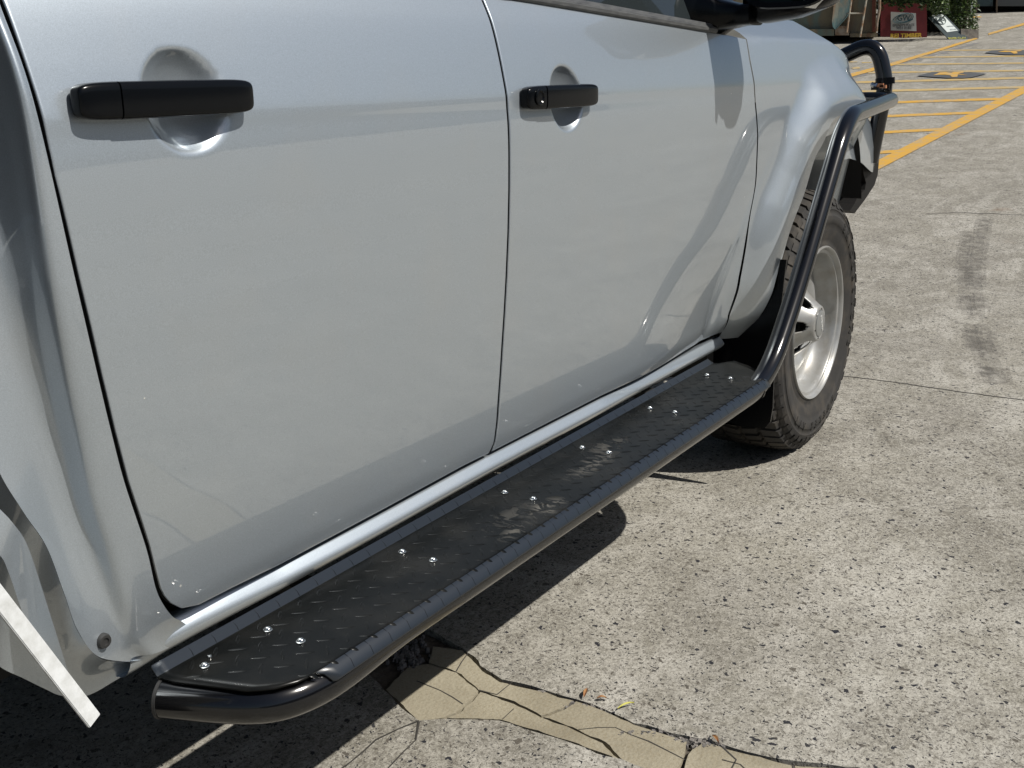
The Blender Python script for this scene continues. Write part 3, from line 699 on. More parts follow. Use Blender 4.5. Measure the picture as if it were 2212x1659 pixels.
# rubber plug on the cab corner
pp=pl(225,1385,1,.045); v,f=lathe([(.0001,-.001),(.004,-.0012),(.0045,-.003),(.0075,-.0028),(.0088,0),(.0088,.01)],24,(pp[0],pp[1],pp[2])); o=mk('rubber_plug',v,f,rub,None,True,40); adopt(o)
# ---- windows, belt moulding
def beltstrip(z0,z1,y0,y1,name,material,xa=.845,xb=1.655,prof=None):
    rows=[]
    for x in np.linspace(xa,xb,40):
        b_=beltz(x); r=[]
        for (dy,dz) in prof: 
            s=1 if x<xb-.02 else 1
            r.append((x,float(PS(b_))+dy,b_+dz))
        rows.append(r)
    o=grid(name,np.array(rows),material,None); adopt(o); return o
beltstrip(0,0,0,0,'belt_moulding',moulding,.875,1.652,prof=[(.02,-.002),(-.003,-.001),(-.006,.002),(-.006,.0075),(-.003,.010),(-.003,.0105),(.0,.0125),(.002,.017),(.004,.0185),(.012,.0195),(.03,.02)])
v,f=rbox((.862,.050,1.207),(.022,.012,.013),.01); o=mk('belt_end_cap',v,f,blkplas,None,True,50); adopt(o)
# glass
gv=[]; 
for x in (.86,1.78): 
    for z in (beltz(x)+.015,1.60): gv.append((x,.072+(z-1.2)*.40,z))
o=mk('front_door_window',gv,[(0,2,3,1)],glass_m,None,False); adopt(o)
gv=[]
for x in (-.02,.74):
    for z in (1.25,1.60): gv.append((x,.085+(z-1.2)*.40,z))
o=mk('rear_door_window',gv,[(0,2,3,1)],glass_m,None,False); adopt(o)
mb=MB()
pass
for pts,r_ in (([(.86,.065,1.20),(.875,.075,1.26),(.88,.15,1.62)],.012),([(.795,.07,1.22),(.80,.15,1.62)],.03),([(1.70,.07,1.17),(1.66,.1,1.3),(1.35,.2,1.62)],.028),([(1.64,.055,1.16),(1.64,.075,1.25)],.014)):
    mb=MB(); mb.tube(pts,r_,8); adopt(mb.build('door_pillar',blkplas,None,True))
mb=MB(); mb.box((.55,.9,1.68),(.9,.66,.05)); mb.build('roof',paint_m); adopt(bpy.data.objects['roof'])
mb=MB(); mb.box((.5,.95,.75),(.62,.7,.38)); mb.box((1.4,.95,.7),(.4,.7,.28)); mb.box((2.6,1.0,.72),(.2,.45,.22)); mb.box((-1.3,.95,.38),(1.4,.35,.10)); mb.box((1.2,1.0,.37),(1.5,.5,.11)); mb.box((.9,.36,.40),(.85,.20,.05)); mb.build('chassis',dark); adopt(bpy.data.objects['chassis'])
mb=MB(); mb.box((-1.45,.85,.86),(1.15,.93,.04)); mb.build('tray',white_bar); adopt(bpy.data.objects['tray'])
# ---- mirror
mirror=MB()
def closed(cols): 
    n=len(cols); m_=len(cols[0]); v=[p for c in cols for p in c]; f=[]
    for i in range(n-1):
        for j in range(m_): f.append((i*m_+j,(i+1)*m_+j,(i+1)*m_+(j+1)%m_,i*m_+(j+1)%m_))
    f.append(tuple(range(m_))[::-1]); f.append(tuple((n-1)*m_+j for j in range(m_))); return v,f
def section(c,hx,hz,p=4,n=32): 
    out=[]
    for k in range(n):
        a=2*math.pi*k/n; ca,sa=math.cos(a),math.sin(a); out.append((c[0]+np.sign(ca)*abs(ca)**(2/p)*hx,c[1],c[2]+np.sign(sa)*abs(sa)**(2/p)*hz))
    return out
MX=1.70
foot=[section((MX-.01,.085,1.205),.085,.058),section((MX-.005,.052,1.197),.080,.050),section((MX,.02,1.195),.055,.030),section((MX,-.02,1.193),.045,.022),section((MX,-.045,1.195),.045,.024)]
v,f=closed([[tuple(q) for q in s] for s in foot]); o=mk('mirror_arm',v,f,blkplas,None,True,60); adopt(o); arm=o
hs=[((MX+.02,-.015,1.30),.03,.10),((MX+.02,-.025,1.29),.052,.112),((MX+.025,-.06,1.285),.065,.110),((MX+.03,-.13,1.288),.068,.104),((MX+.03,-.19,1.295),.062,.092),((MX+.03,-.225,1.30),.045,.075),((MX+.03,-.238,1.305),.02,.05)]
v,f=closed([section(c,a,b,3.2,40) for c,a,b in hs]); o=mk('mirror_housing',v,f,blkplas,None,True,60); adopt(o); housing=o
# bezel + glass set into the rear face
def roundrect(cx_,cz_,hx,hz,p,n=40):
    return [(cx_+np.sign(math.cos(a))*abs(math.cos(a))**(2/p)*hx, cz_+np.sign(math.sin(a))*abs(math.sin(a))**(2/p)*hz) for a in [2*math.pi*k/n for k in range(n)]]
rr1=roundrect(-.125,1.292,.098,.093,3.6); rr2=roundrect(-.125,1.292,.086,.080,3.6)
xf=MX-.052
v=[(xf,a,b) for a,b in rr1]+[(xf-.008,a*.98-.002,1.292+(b-1.292)*.97) for a,b in rr1]+[(xf-.006,a,b) for a,b in rr2]+[(xf+.004,a,b) for a,b in rr2]; n=40; f=[]
for i in range(3):
    for j in range(n): f.append((i*n+j,i*n+(j+1)%n,(i+1)*n+(j+1)%n,(i+1)*n+j))
bz=mk('mirror_bezel',v,f,blkplas,housing,True,50)
mg=mk('mirror_glass',[(xf+.003,a,b) for a,b in rr2],[tuple(range(n))],mat('mirror_dark_reflection',(.035,.045,.045),.02,1.),housing,False)  # dark tint stands in for the dark tray and trees the glass reflects
ind=mat('clear_lens',(.62,.62,.60),.12,.35,1.)
cols=[]
for t in np.linspace(0,1,12):
    zc=1.235+.13*t; yy=-.222-.016*math.sin(math.pi*min(1,t*.9+.05)); cols.append([(MX-.03+.09*s,yy+.010*abs(s-.5)**2*4-.004*(k2),zc) for k2 in (0,1) for s in ((0,.25,.5,.75,1) if k2==0 else (1,.75,.5,.25,0))])
cols=[]
for t in np.linspace(0,1,14):
    z=1.205+.155*t; y=-.218+.055*(1-t)**2.2*1.0-.022*math.sin(math.pi*t*.9); w_=.012+.006*math.sin(math.pi*t)
    cols.append([(MX-.048,y+w_,z),(MX-.055,y,z-.004),(MX-.02,y-w_*.9,z-.006),(MX+.04,y-w_*.7,z-.004),(MX+.075,y+.004,z),(MX+.03,y+w_*1.2,z+.004)])
v,f=closed(cols); o=mk('indicator_lens',v,f,ind,housing,True,50)
for o in housing.children: o.matrix_parent_inverse=Matrix.Identity(4)
# ---- side step
step=MB()
ZT=.420; outY=None
fold_o=[pl(1062,1207,2,ZT),pl(1648,817,2,ZT)]; YO=float(np.mean([p[1] for p in fold_o]))
YI=.016; X0,X1=.052,1.74
tread_m=mat('tread_plate_black',(.003,.0033,.0033),.22,0,.0,.1,.16)
fold_m=mat('tread_fold_sky_sheen',(.007,.011,.017),.32,0,.0,.1,.8)  # blue in the base colour stands in for the reflected sky
def treadnodes():
    M=tread_m; b=M.node_tree.nodes['Principled BSDF']; tc=N(M,'TexCoord'); ob=tc.outputs['Object']
    base=None; fac=None
    for (x,y,rx,ry,amt) in ((.93,-.072,.10,.030,.6),(.72,-.105,.055,.028,.9),(.66,-.075,.08,.025,.35),(1.03,-.05,.07,.03,.5),(.62,-.115,.05,.02,.7)):
        mp=N(M,'Mapping'); mp.inputs['Location'].default_value=(-x/rx,-y/ry,0); mp.inputs['Scale'].default_value=(1/rx,1/ry,0); LK(M,ob,mp.inputs[0])
        ln=N(M,'VectorMath',operation='LENGTH'); LK(M,mp.outputs[0],ln.inputs[0]); mr=N(M,'MapRange'); mr.inputs[1].default_value=1.; mr.inputs[2].default_value=.3; mr.inputs[3].default_value=0; mr.inputs[4].default_value=amt; LK(M,ln.outputs['Value'],mr.inputs[0])
        if fac is None: fac=mr.outputs[0]
        else: a=N(M,'Math',operation='MAXIMUM'); LK(M,fac,a.inputs[0]); LK(M,mr.outputs[0],a.inputs[1]); fac=a.outputs[0]
    nz=N(M,'TexNoise'); nz.inputs['Scale'].default_value=55; nz.inputs['Detail'].default_value=3; nz.inputs['Distortion'].default_value=1.5; mp=N(M,'Mapping'); mp.inputs['Scale'].default_value=(1,.45,1); mp.inputs['Rotation'].default_value=(0,0,rad(35)); LK(M,ob,mp.inputs[0]); LK(M,mp.outputs[0],nz.inputs[0])
    m1=N(M,'MapRange'); m1.inputs[1].default_value=.50; m1.inputs[2].default_value=.58; LK(M,nz.outputs[0],m1.inputs[0]); mu=N(M,'Math',operation='MULTIPLY'); LK(M,fac,mu.inputs[0]); LK(M,m1.outputs[0],mu.inputs[1])
    d=N(M,'TexNoise'); d.inputs['Scale'].default_value=12; d.inputs['Detail'].default_value=6; LK(M,ob,d.inputs[0]); dm=N(M,'MapRange'); dm.inputs[1].default_value=.45; dm.inputs[2].default_value=.75; dm.inputs[4].default_value=.10; LK(M,d.outputs[0],dm.inputs[0]); ad=N(M,'Math',operation='ADD'); LK(M,mu.outputs[0],ad.inputs[0]); LK(M,dm.outputs[0],ad.inputs[1])
    mx=N(M,'Mix',data_type='RGBA'); mx.inputs[6].default_value=(.004,.0045,.0045,1); mx.inputs[7].default_value=(.10,.095,.085,1); LK(M,ad.outputs[0],mx.inputs[0]); LK(M,mx.outputs[2],b.inputs['Base Color'])
    r=N(M,'MapRange'); r.inputs[3].default_value=.25; r.inputs[4].default_value=.6; LK(M,ad.outputs[0],r.inputs[0]); LK(M,r.outputs[0],b.inputs['Roughness'])
treadnodes()
tube_pts=[pl(335,1525,2,.388)+np.array([-.002,.008,0]),pl(450,1528,2,.388),pl(560,1530,2,.388),pl(640,1517,2,.388),pl(700,1492,2,.388)]
TY=-.118; TZ=.394
tp=[(.058,.012,.3925),(.081,-.042,.3925),(.105,-.086,.3925),(.131,-.110,.3925),(.172,-.1225,.3925),(.225,-.1235,.392),(.33,TY,TZ),(.5,TY,TZ)]
front=[(1.50,TY,TZ),(1.66,TY,.405),(1.735,TY,.49),(1.80,TY,.60),(2.075,TY,.965)]
P3=[pl(1672,790,1,-.142),pl(1700,735,1,-.142),pl(1748,530,1,-.142),pl(1822,255,1,-.142),pl(1838,262,1,-.142)]
kp=[(.5,TY,TZ),(1.585,TY,TZ),(1.625,TY,TZ+.002)]
upk=[pl(1686,790,1,TY),pl(1712,650,1,TY),pl(1760,490,1,TY),pl(1815,320,1,TY)]
endp=[pl(1930,212,1,-.03)]
corner1=np.array([1.70,TY,TZ]); 
path=smoothpath(tp,6)+bendpath([(.5,TY,TZ),(1.655,TY,TZ),tuple(pl(1714,650,1,TY)),tuple(pl(1828,262,1,TY)+np.array([0,0,.01])),tuple(pl(1928,215,1,-.02)),tuple(pl(1928,215,1,-.02)+np.array([.02,.35,0.0]))],[0,.13,.4,.11,.05,0],10)[1:]
st=empty('side_step',(.9,-.07,.0)); adopt(st); st.matrix_parent_inverse=TI
def addst(o): 
    o.parent=st; o.matrix_parent_inverse=Matrix.Translation((-.9,.07,0)); return o
tb_=MB(); tb_.tube(path,.0232,28,True); o=tb_.build('step_tube',blk,None,True,60); addst(o)
# end cap ring
a0=np.array(path[0]); a1=np.array(path[1]); dd=(a0-a1)/np.linalg.norm(a0-a1)
mb=MB(); mb.tube([a0-dd*.001,a0+dd*.003],.0240,28); o=mb.build('tube_end_cap',rub,None,True,40); addst(o)
# weld/joint collar at the front bend
jp=[p for p in path if p[0]<1.60 and p[0]>.5]
mb=MB(); mb.tube([(1.592,TY,TZ),(1.597,TY,TZ)],.0238,24); o=mb.build('tube_joint',blk,None,True,40); addst(o)
# plate
def plate():
    out=[]
    xs=np.linspace(X0,1.73,120); top=[]
    rows=[]
    endf=[pl((2700+a/3.318)/1.8228,(1250+b/3.318)/1.8228,2,ZT) for a,b in [(300,595),(450,598),(620,560),(850,640),(980,715)]]
    ys=[YI]+list(np.linspace(YI-.003,YO+.003,12))+[YO]
    cut=[(.060,YI+.02),(.056,YI),(.060,-.010),(.074,-.050),(.090,-.095),(.108,-.116),(.135,-.131),(.150,-.136),(.16,YO)]
    ce=np.array(cut)
    def xend(y): 
        e=np.array([(p[1],p[0]) for p in endf]); e=e[e[:,0].argsort()]; return float(np.interp(y,e[:,0],e[:,1]))
    def xstart(y): c=ce[ce[:,1].argsort()]; return float(np.interp(y,c[:,1],c[:,0]))
    prof=[(YI+.0135,ZT+.0075),(YI+.013,ZT+.0095)]+[(YI+.0118,ZT+.0090),(YI+.0025,ZT+.0016),(YI,ZT+.0005),(YI-.003,ZT)]+[(y,ZT) for y in np.linspace(YI-.01,YO+.004,12)]+[(YO+.002,ZT-.0002),(YO,ZT-.001)]
    OB=[(YO-.0050,ZT-.0048),(YO-.0140,ZT-.0150),(YO-.0142,ZT-.0170)]
    for (y,z) in prof:
        a=xstart(min(max(y,YO),YI+.02)); b_=xend(y) if y>YO+.001 else 1.62
        rows.append([(a+(b_-a)*t,y,z) for t in np.linspace(0,1,90)])
    for k,(y,z) in enumerate(OB):
        a=.168+.006*k; rows.append([(a+(1.61-a)*t,y,z) for t in np.linspace(0,1,90)])
    return np.array(rows)
Pg=plate(); o=grid('tread_plate',Pg[::-1],tread_m,None); o.modifiers.new('s','SOLIDIFY').thickness=.003; addst(o); o.modifiers['s'].offset=-1; o.data.materials.append(fold_m)
for p_ in o.data.polygons:
    cy_=p_.center.y
    if cy_<YO-.001 or cy_>YI+.001: p_.material_index=1
for m_ in o.modifiers: pass
# raised lens bars of the checker plate
def bars():
    mb=MB(); pit=.0362
    xs0=.077; 
    for j in range(-1,6):
        for i in range(-1,50):
            for kk in (0,1):
                x=xs0+i*pit+(.5*pit if kk else 0)+((j%1)*0); y=-.054+(1-j)*0.0381+(-.019 if kk else 0)
                y=-.0165-.0381*(j)+.0 +(.019 if kk else 0)
                ang=rad(-47) if not kk else rad(43)
                L=.0125; W=.0026; H=.0013
                cx_,cy_=x,y
                if cy_>YI+.002 or cy_<YO-.002 or x>1.60: continue
                c,s=math.cos(ang),math.sin(ang)
                def zz(yy): 
                    if yy>YI: return ZT+(yy-YI)*.75
                    if yy<YO: return ZT+(yy-YO)*1.05
                    return ZT
                vs=[];n=6
                ok=True
                for k in range(n+1):
                    t=-1+2*k/n; w_=W*(1-t*t)**.6+.0001; h=H*(1-t*t)**.5
                    for q,hh in ((-1,0),(0,h),(1,0)):
                        px=cx_+c*t*L-s*q*w_; py=cy_+s*t*L+c*q*w_
                        if py>YI-.001 or py<YO-.0095: ok=False
                        if px<.05+abs(py-YI)*.62: ok=False
                        vs.append((px,py,zz(py)+hh))
                if not ok: continue
                f=[]
                for k in range(n):
                    for q in range(2): f.append((k*3+q,(k+1)*3+q,(k+1)*3+q+1,k*3+q+1))
                mb.add(vs,f)
    o=mb.build('raised_tread_bars',tread_m,None,True,60); o['kind']='stuff'; addst(o)
bars()
# ribs crossing the two folded edges
mb=MB()
for i in range(46):
    x=.10+i*.0362
    if x<1.60 and x>.18:
        mb.tube([(x,YO+.0005,ZT-.0002),(x+.003,YO-.0070,ZT-.0070),(x+.001,YO-.0138,ZT-.0148)],.00032,5)
    if x<1.55: mb.tube([(x+.01,YI+.0005,ZT+.0004),(x+.012,YI+.006,ZT+.0042),(x+.011,YI+.0118,ZT+.0085)],.00045,5)
o=mb.build('edge_ribs',tread_m,None,True,60); o['kind']='stuff'; addst(o)
BX=[.1005,.202,.4705,.7395,.9975,1.2785,1.5685]
for i,x in enumerate(BX):
    for y in ((-.014,-.0695) if i else (-.013,)):
        v,f=lathe([(.0060,0),(.0060,.0006),(.0046,.0010),(.0043,.0022),(.0034,.0036),(.0020,.0043),(.0001,.0045)],16,(0,0,0))
        v=[(x+a,y+c,ZT+b+.0005) for a,b,c in v]; o=mk('step_bolt',v,f,steel,None,True,50); addst(o)
v,f=lathe([(.0030,0),(.0026,.0018),(.0001,.0024)],12,(0,0,0)); v=[(.118+a,-.002+c,ZT+b+.0005) for a,b,c in v]; o=mk('step_rivet',v,f,steel,None,True,50); addst(o)
# brackets under the step
for x in (.35,1.45): mb=MB(); mb.box((x,.06,.395),(.02,.16,.008)); addst(mb.build('step_bracket',dark))
# ---- front wheel
WX,WY,WZ=2.3924,-.0087,.3755
wh=empty('front_wheel',(WX,WY,WZ)); adopt(wh); 
def addw(o): o.parent=wh; o.matrix_parent_inverse=Matrix.Translation((-WX,-WY,-WZ)); return o
Rt=.375
prof=[(.205,.030),(.214,.012),(.2205,.006),(.226,.0048),(.232,.009),(.240,.006),(.252,.001),(.270,-.0035),(.285,-.0055),(.286,-.0068),(.300,-.0075),(.3065,-.0068),(.307,-.0055),(.322,-.003),(.324,-.0048),(.334,-.0015),(.345,.006),(.352,.014),(.357,.024),(.361,.036),(.364,.055),(.365,.13),(.364,.20),(.357,.23),(.345,.245),(.30,.255),(.22,.24)]
v,f=lathe([(r,y+.0) for r,y in prof],120,(WX,WY,WZ)); ty=mk('tyre',v,f,tyre_m,None,True,60); addw(ty)
# tread lugs: shoulder blocks and inner blocks
mb=MB(); NB=54
for k in range(NB):
    a0_=2*math.pi*k/NB
    for row,(y0,y1,da,off,r0,r1) in enumerate([(.012,.062,.72,0,.350,.3755),(.070,.120,.62,.5,.358,.3765),(.128,.178,.62,.15,.358,.3765),(.186,.240,.7,.6,.352,.3755)]):
        st_=.10*(1 if row%2 else -1)
        aw=2*math.pi/NB*da/2; vs=[]
        for (yy,rr_) in ((y0,r0),(y0+.006,r1-(.010 if row==0 else 0)),(y1,r1)):
            for s in (-1,1):
                sk=(yy-y0)*2.2*(1 if row%2 else -1)*.35
                for dr in ((0,) ):
                    an=a0_+off*2*math.pi/NB+s*aw+sk; vs.append((WX+rr_*math.cos(an),WY+yy,WZ+rr_*math.sin(an)))
        # bottoms
        for (yy) in (y0,y0+.006,y1):
            for s in (-1,1):
                sk=(yy-y0)*2.2*(1 if row%2 else -1)*.35; an=a0_+off*2*math.pi/NB+s*aw*1.05+sk; vs.append((WX+.340*math.cos(an),WY+yy+.002,WZ+.340*math.sin(an)))
        mb.add(vs,[(0,2,3,1),(2,4,5,3),(0,6,8,2),(2,8,10,4),(1,3,9,7),(3,5,11,9),(4,10,11,5),(0,1,7,6)])
    # shoulder lug running down the sidewall
    aw=2*math.pi/NB*.34; vs=[]; 
    for (yy,rr_,dy) in ((.013,.352,-.004),(.004,.343,-.0045),(-.002,.330 if k%2 else .336,-.003),(-.001,.329 if k%2 else .335,.003)):
        for s in (-1,1): an=a0_+s*aw; vs.append((WX+rr_*math.cos(an),WY+yy+dy,WZ+rr_*math.sin(an)))
    mb.add(vs,[(0,2,3,1),(2,4,5,3),(4,6,7,5)])
o=mb.build('tread_lugs',tyre_m,None,False); o['kind']='stuff'; addw(o)
# raised sidewall lettering
def arc_text(s,r,a_start,step_,size):
    for i,ch in enumerate(s):
        a=a_start-i*step_
        if ch==' ': continue
        c,s_=math.cos(a),math.sin(a)
        # local x along clockwise tangent (seen from outside), y outwards
        X_=np.array([s_,0,-c]); Y_=np.array([c,0,s_]); Z_=np.array([0,-1,0]); M3=np.stack([X_,Y_,Z_],1)
        o=text('sidewall_letter',ch,size,M3,(WX+r*c,WY-.0066,WZ+r*s_),letter_m,None,.0018,bold=.0008); addw(o)
letter_m=mat('tyre_letter_rubber',(.011,.0105,.010),.5)
arc_text('BRIDGESTONE',.296,rad(58),rad(8.1),.034)
arc_text('DUELER A/T',.298,rad(-62),rad(7.2),.030)
# rim
v,f=lathe([(.2195,.014),(.2215,.004),(.2185,-.0005),(.2145,.001),(.212,.008),(.2095,.012),(.2015,.013),(.199,.017),(.197,.03),(.193,.05),(.185,.062),(.178,.075),(.176,.12),(.18,.2)],120,(WX,WY,WZ)); o=mk('rim',v,f,wheel_m,None,True,50); addw(o); rimo=o
def disc():
    prof=[(.038,.0),(.047,.0005),(.051,.0035),(.055,.010)]+[(.055+.055*t,.010+.062*t**.9) for t in np.linspace(.06,1,14)]+[(.114,.077),(.121,.080),(.130,.076),(.142,.066),(.154,.064),(.164,.071),(.171,.088),(.176,.110)]
    n=160; v=[];f=[]
    for r,y in prof:
        for k in range(n): a=2*math.pi*k/n; v.append((WX+r*math.cos(a),WY+y,WZ+r*math.sin(a)))
    for i in range(len(prof)-1):
        rm=(prof[i][0]+prof[i+1][0])/2
        for k in range(n):
            am=((k+.5)/n*6+.5)%1-.5; dr=(rm-.084)/.024; da=am*2*math.pi/6*rm/.0165
            if 4<=i<=17 and (abs(dr)<1) and (abs(da)<math.sqrt(max(0,1-abs(dr)**3))): continue
            f.append((i*n+k,i*n+(k+1)%n,(i+1)*n+(k+1)%n,(i+1)*n+k))
    o=mk('wheel_disc',v,f,wheel_m,None,True,50); md=o.modifiers.new('s','SOLIDIFY'); md.thickness=.004; md.offset=1; addw(o)
disc()
v,f=lathe([(.0001,-.004),(.034,-.0035),(.0375,-.002),(.0385,.002)],48,(WX,WY,WZ)); o=mk('hub_cap',v,f,mat('hub_cap_grey',(.30,.31,.31),.35,.6),None,True,40); addw(o)
M3=np.stack([np.array([1,0,0]),np.array([0,0,1]),np.array([0,-1,0])],1)
rot=rad(-70); Xx=np.array([math.cos(rot),0,math.sin(rot)]); Yy=np.array([-math.sin(rot),0,math.cos(rot)])
o=text('hub_cap_lettering','NAVARA',.015,np.stack([Xx,Yy,np.array([0,-1,0])],1),(WX+.004,WY-.0045,WZ),mat('chrome_white',(.85,.85,.83),.2,.6),None,.0008,width=.050); addw(o)
for k in range(6):
    a=2*math.pi*(k+.3)/6; mb=MB(); mb.tube([(WX+.0425*math.cos(a),WY+.0,WZ+.0425*math.sin(a)),(WX+.0425*math.cos(a),WY-.0008,WZ+.0425*math.sin(a))],.0026,8); o=mb.build('disc_hole',dark); addw(o)
v,f=lathe([(.04,.125),(.172,.125)],48,(WX,WY,WZ)); o=mk('brake_disc',v,f,dark,None,True); addw(o)
mb=MB(); mb.tube([(WX-.165,WY+.06,WZ-.08),(WX-.176,WY+.025,WZ-.088)],.004,8); o=mb.build('tyre_valve',rub,None,True); addw(o)
# ---- rear wheel, and an unseen headboard added for its dark reflection in the cab corner
rw=empty('rear_wheel',(-.81,WY,WZ)); adopt(rw)
for src in (ty,rimo):
    c=src.copy(); COL.objects.link(c); c.parent=rw; c.matrix_parent_inverse=Matrix.Translation((-WX,-WY,-WZ))
mb=MB(); mb.box((-.30,.87,1.25),(.02,.83,.34)); adopt(mb.build('unseen_headboard',blkplas))
# ---- wheel-arch liner, mud flap
def arc_liner():
    n=40; rows=[]
    for y in (.03,.10,.35,.6):
        rows.append([(p[0]+(.03 if 1 else 0)*0,y,p[2]+.02) for p in resample(smoothpath(LIP,6),n)])
    return np.array(rows)
o=grid('arch_liner',arc_liner(),dark,None); adopt(o)
mb=MB(); mb.box((1.93,.46,.60),(.02,.33,.30)); mb.box((2.95,.5,.62),(.02,.35,.15)); mb.box((2.4,.8,.6),(.6,.05,.4)); o=mb.build('inner_guard',dark); adopt(o)
def flap():
    # outline in image on the plane X=1.975, curved slightly
    top=[(1697,565),(1690,640),(1676,700),(1668,760),(1672,830),(1669,880),(1660,918),(1650,925)]
    pts=[tuple(pl(a,b,0,1.985)) for a,b in [(1699,562),(1694,600),(1690,640),(1684,690),(1676,760),(1671,830),(1669,880),(1664,912),(1652,925),(1600,921),(1540,900)]]
    pts=[(p[0],p[1],p[2]) for p in pts]
    inner=[(1.985,.24,p[2]) for p in pts[:-1]]+[(1.985,.24,pts[-1][2])]
    v=[];f=[]; n=len(pts)
    for dx in (0,.006):
        for p in pts: v.append((p[0]+dx,p[1],p[2]))
        for p,q in zip(pts,inner): v.append((p[0]+dx,max(q[1],p[1]+.02),p[2]))
    for k,base in enumerate((0,2*n)):
        for i in range(n-1): f.append((base+i,base+i+1,base+n+i+1,base+n+i) if k==0 else (base+i,base+n+i,base+n+i+1,base+i+1))
    for i in range(n-1): f.append((i,2*n+i,2*n+i+1,i+1))
    return mk('mud_flap',v,f,blkplas,None,True,40)
o=flap(); adopt(o)
mb=MB(); mb.tube([pl(1698,566,1,-.03),pl(1683,625,1,-.02),pl(1664,700,1,.0),pl(1640,762,1,.03)],.006,8); o=mb.build('arch_trim',blkplas,None,True); adopt(o)
# ---- bull bar, bumper wing, front corner panel
bbr=MB(); LX=3.2
hoop=[pl(1690,182,0,LX),pl(1800,122,0,LX),pl(1862,95,0,LX),pl(1905,105,0,LX),pl(1912,180,0,LX),pl(1884,330,0,LX)]
hp=bendpath([pl(1650,205,0,LX+.05),pl(1800,132,0,LX),pl(1893,88,0,LX),pl(1914,180,0,LX),pl(1880,350,0,LX)],[0,.05,.10,.05,0],12)
bb=empty('bull_bar',(LX,.5,.7)); adopt(bb)
def addb(o): o.parent=bb; o.matrix_parent_inverse=Matrix.Translation((-LX,-.5,-.7)); return o
bbr.tube(hp,.026,24); o=bbr.build('hoop_tube',blk,None,True,60); addb(o)
mb=MB()
q0=pl(1912,168,0,LX); q1=pl(1912,182,0,LX); mb.tube([q0,q1],.0315,20); o=mb.build('clamp_collar',blkplas,None,True,40); addb(o)
mb=MB(); q=pl(1905,186,0,LX); mb.box(q,(.02,.03,.012)); o=mb.build('clamp_bracket',blkplas); addb(o)
mb=MB(); q=pl(1890,185,0,LX-.05); q2=pl(1882,182,0,LX-.05); mb.tube([q,q2],.008,8); mb.tube([pl(1890,185,0,LX-.05),pl(1893,187,0,LX-.05)],.012,6); o=mb.build('clamp_bolt',steel,None,True,40); addb(o)
mb=MB(); mb.box(pl(1900,184,0,LX-.03),(.008,.014,.006)); mb.box(pl(1908,187,0,LX-.03),(.008,.010,.005)); o=mb.build('copper_shim',mat('rust_orange',(.42,.19,.10),.6)); addb(o)
def prism(name,pts,Y0,th,material,adoptf,smooth=False,dx=0):
    """outline given in the picture on a plane of constant Y, with real thickness inwards"""
    A=[np.array(p,float) for p in pts]; n=len(A); v=[tuple(p) for p in A]+[(p[0]+dx,p[1]+th,p[2]) for p in A]
    tri=tessellate_polygon([[Vector((p[0],p[2],0)) for p in A]]); f=[]
    for t in tri: 
        a,b_,c=[A[i] for i in t]; s=np.cross(b_-a,c-a)[1]; f.append(tuple(t) if s<0 else tuple(reversed(t)))
    for t in tri:
        a,b_,c=[A[i] for i in t]; s=np.cross(b_-a,c-a)[1]; f.append(tuple(n+i for i in t) if s>0 else tuple(n+i for i in reversed(t)))
    ar=sum(A[i][0]*A[(i+1)%n][2]-A[(i+1)%n][0]*A[i][2] for i in range(n))
    for i in range(n):
        q=(i,n+i,n+(i+1)%n,(i+1)%n); f.append(q if ar>0 else tuple(reversed(q)))
    o=mk(name,v,f,material,None,smooth,30); adoptf(o); return o
# silver corner of the bumper
def corner():
    rows=[]
    up_=[pl(1818,290,1,.02),pl(1832,255,1,.04),pl(1856,232,1,.07),pl(1868,240,1,.12)]
    lines=[[(1815,300,.03),(1840,262,.04),(1866,245,.08),(1872,240,.14)],[(1812,330,.03),(1848,300,.05),(1878,268,.09),(1882,262,.15)],[(1822,345,.035),(1852,325,.05),(1888,290,.10),(1893,284,.16)],[(1836,342,.04),(1862,345,.05),(1893,310,.10),(1897,305,.16)],[(1850,345,.045),(1868,352,.055),(1889,343,.09),(1895,330,.15)],[(1862,352,.05),(1872,362,.06),(1884,372,.08),(1889,365,.13)]]
    C=[resample(smoothpath([tuple(pl(a,b_,1,y)) for a,b_,y in L],5),20) for L in lines]
    return np.array([[C[k][i] for k in range(len(C))] for i in range(20)])
o=grid('front_corner_panel',corner(),paint_m,None); adopt(o)
wf=[(1893,345),(1897,300),(1901,318),(1900,352),(1896,392),(1880,428),(1846,461),(1838,455),(1856,440),(1868,425),(1866,400),(1872,385),(1868,372),(1862,352)]
wf=[(1870,349),(1888,352),(1896,305),(1899,345),(1896,378),(1889,400),(1868,432),(1846,461),(1836,455),(1846,440),(1852,425),(1868,410),(1871,395),(1866,378),(1861,352)]
prism('bumper_wing',[pl(a,b_,1,.10) for a,b_ in wf],.10,.35,mat('matt_black_steel',(.010,.0095,.009),.6,spec=.2),adopt)
mb=MB(); mb.tube([pl(1897,304,1,.095),pl(1889,352,1,.095)],.004,6); mb.tube([pl(1889,352,1,.094),pl(1863,350,1,.094)],.003,6); o=mb.build('wing_edge',blk,None,True); adopt(o)
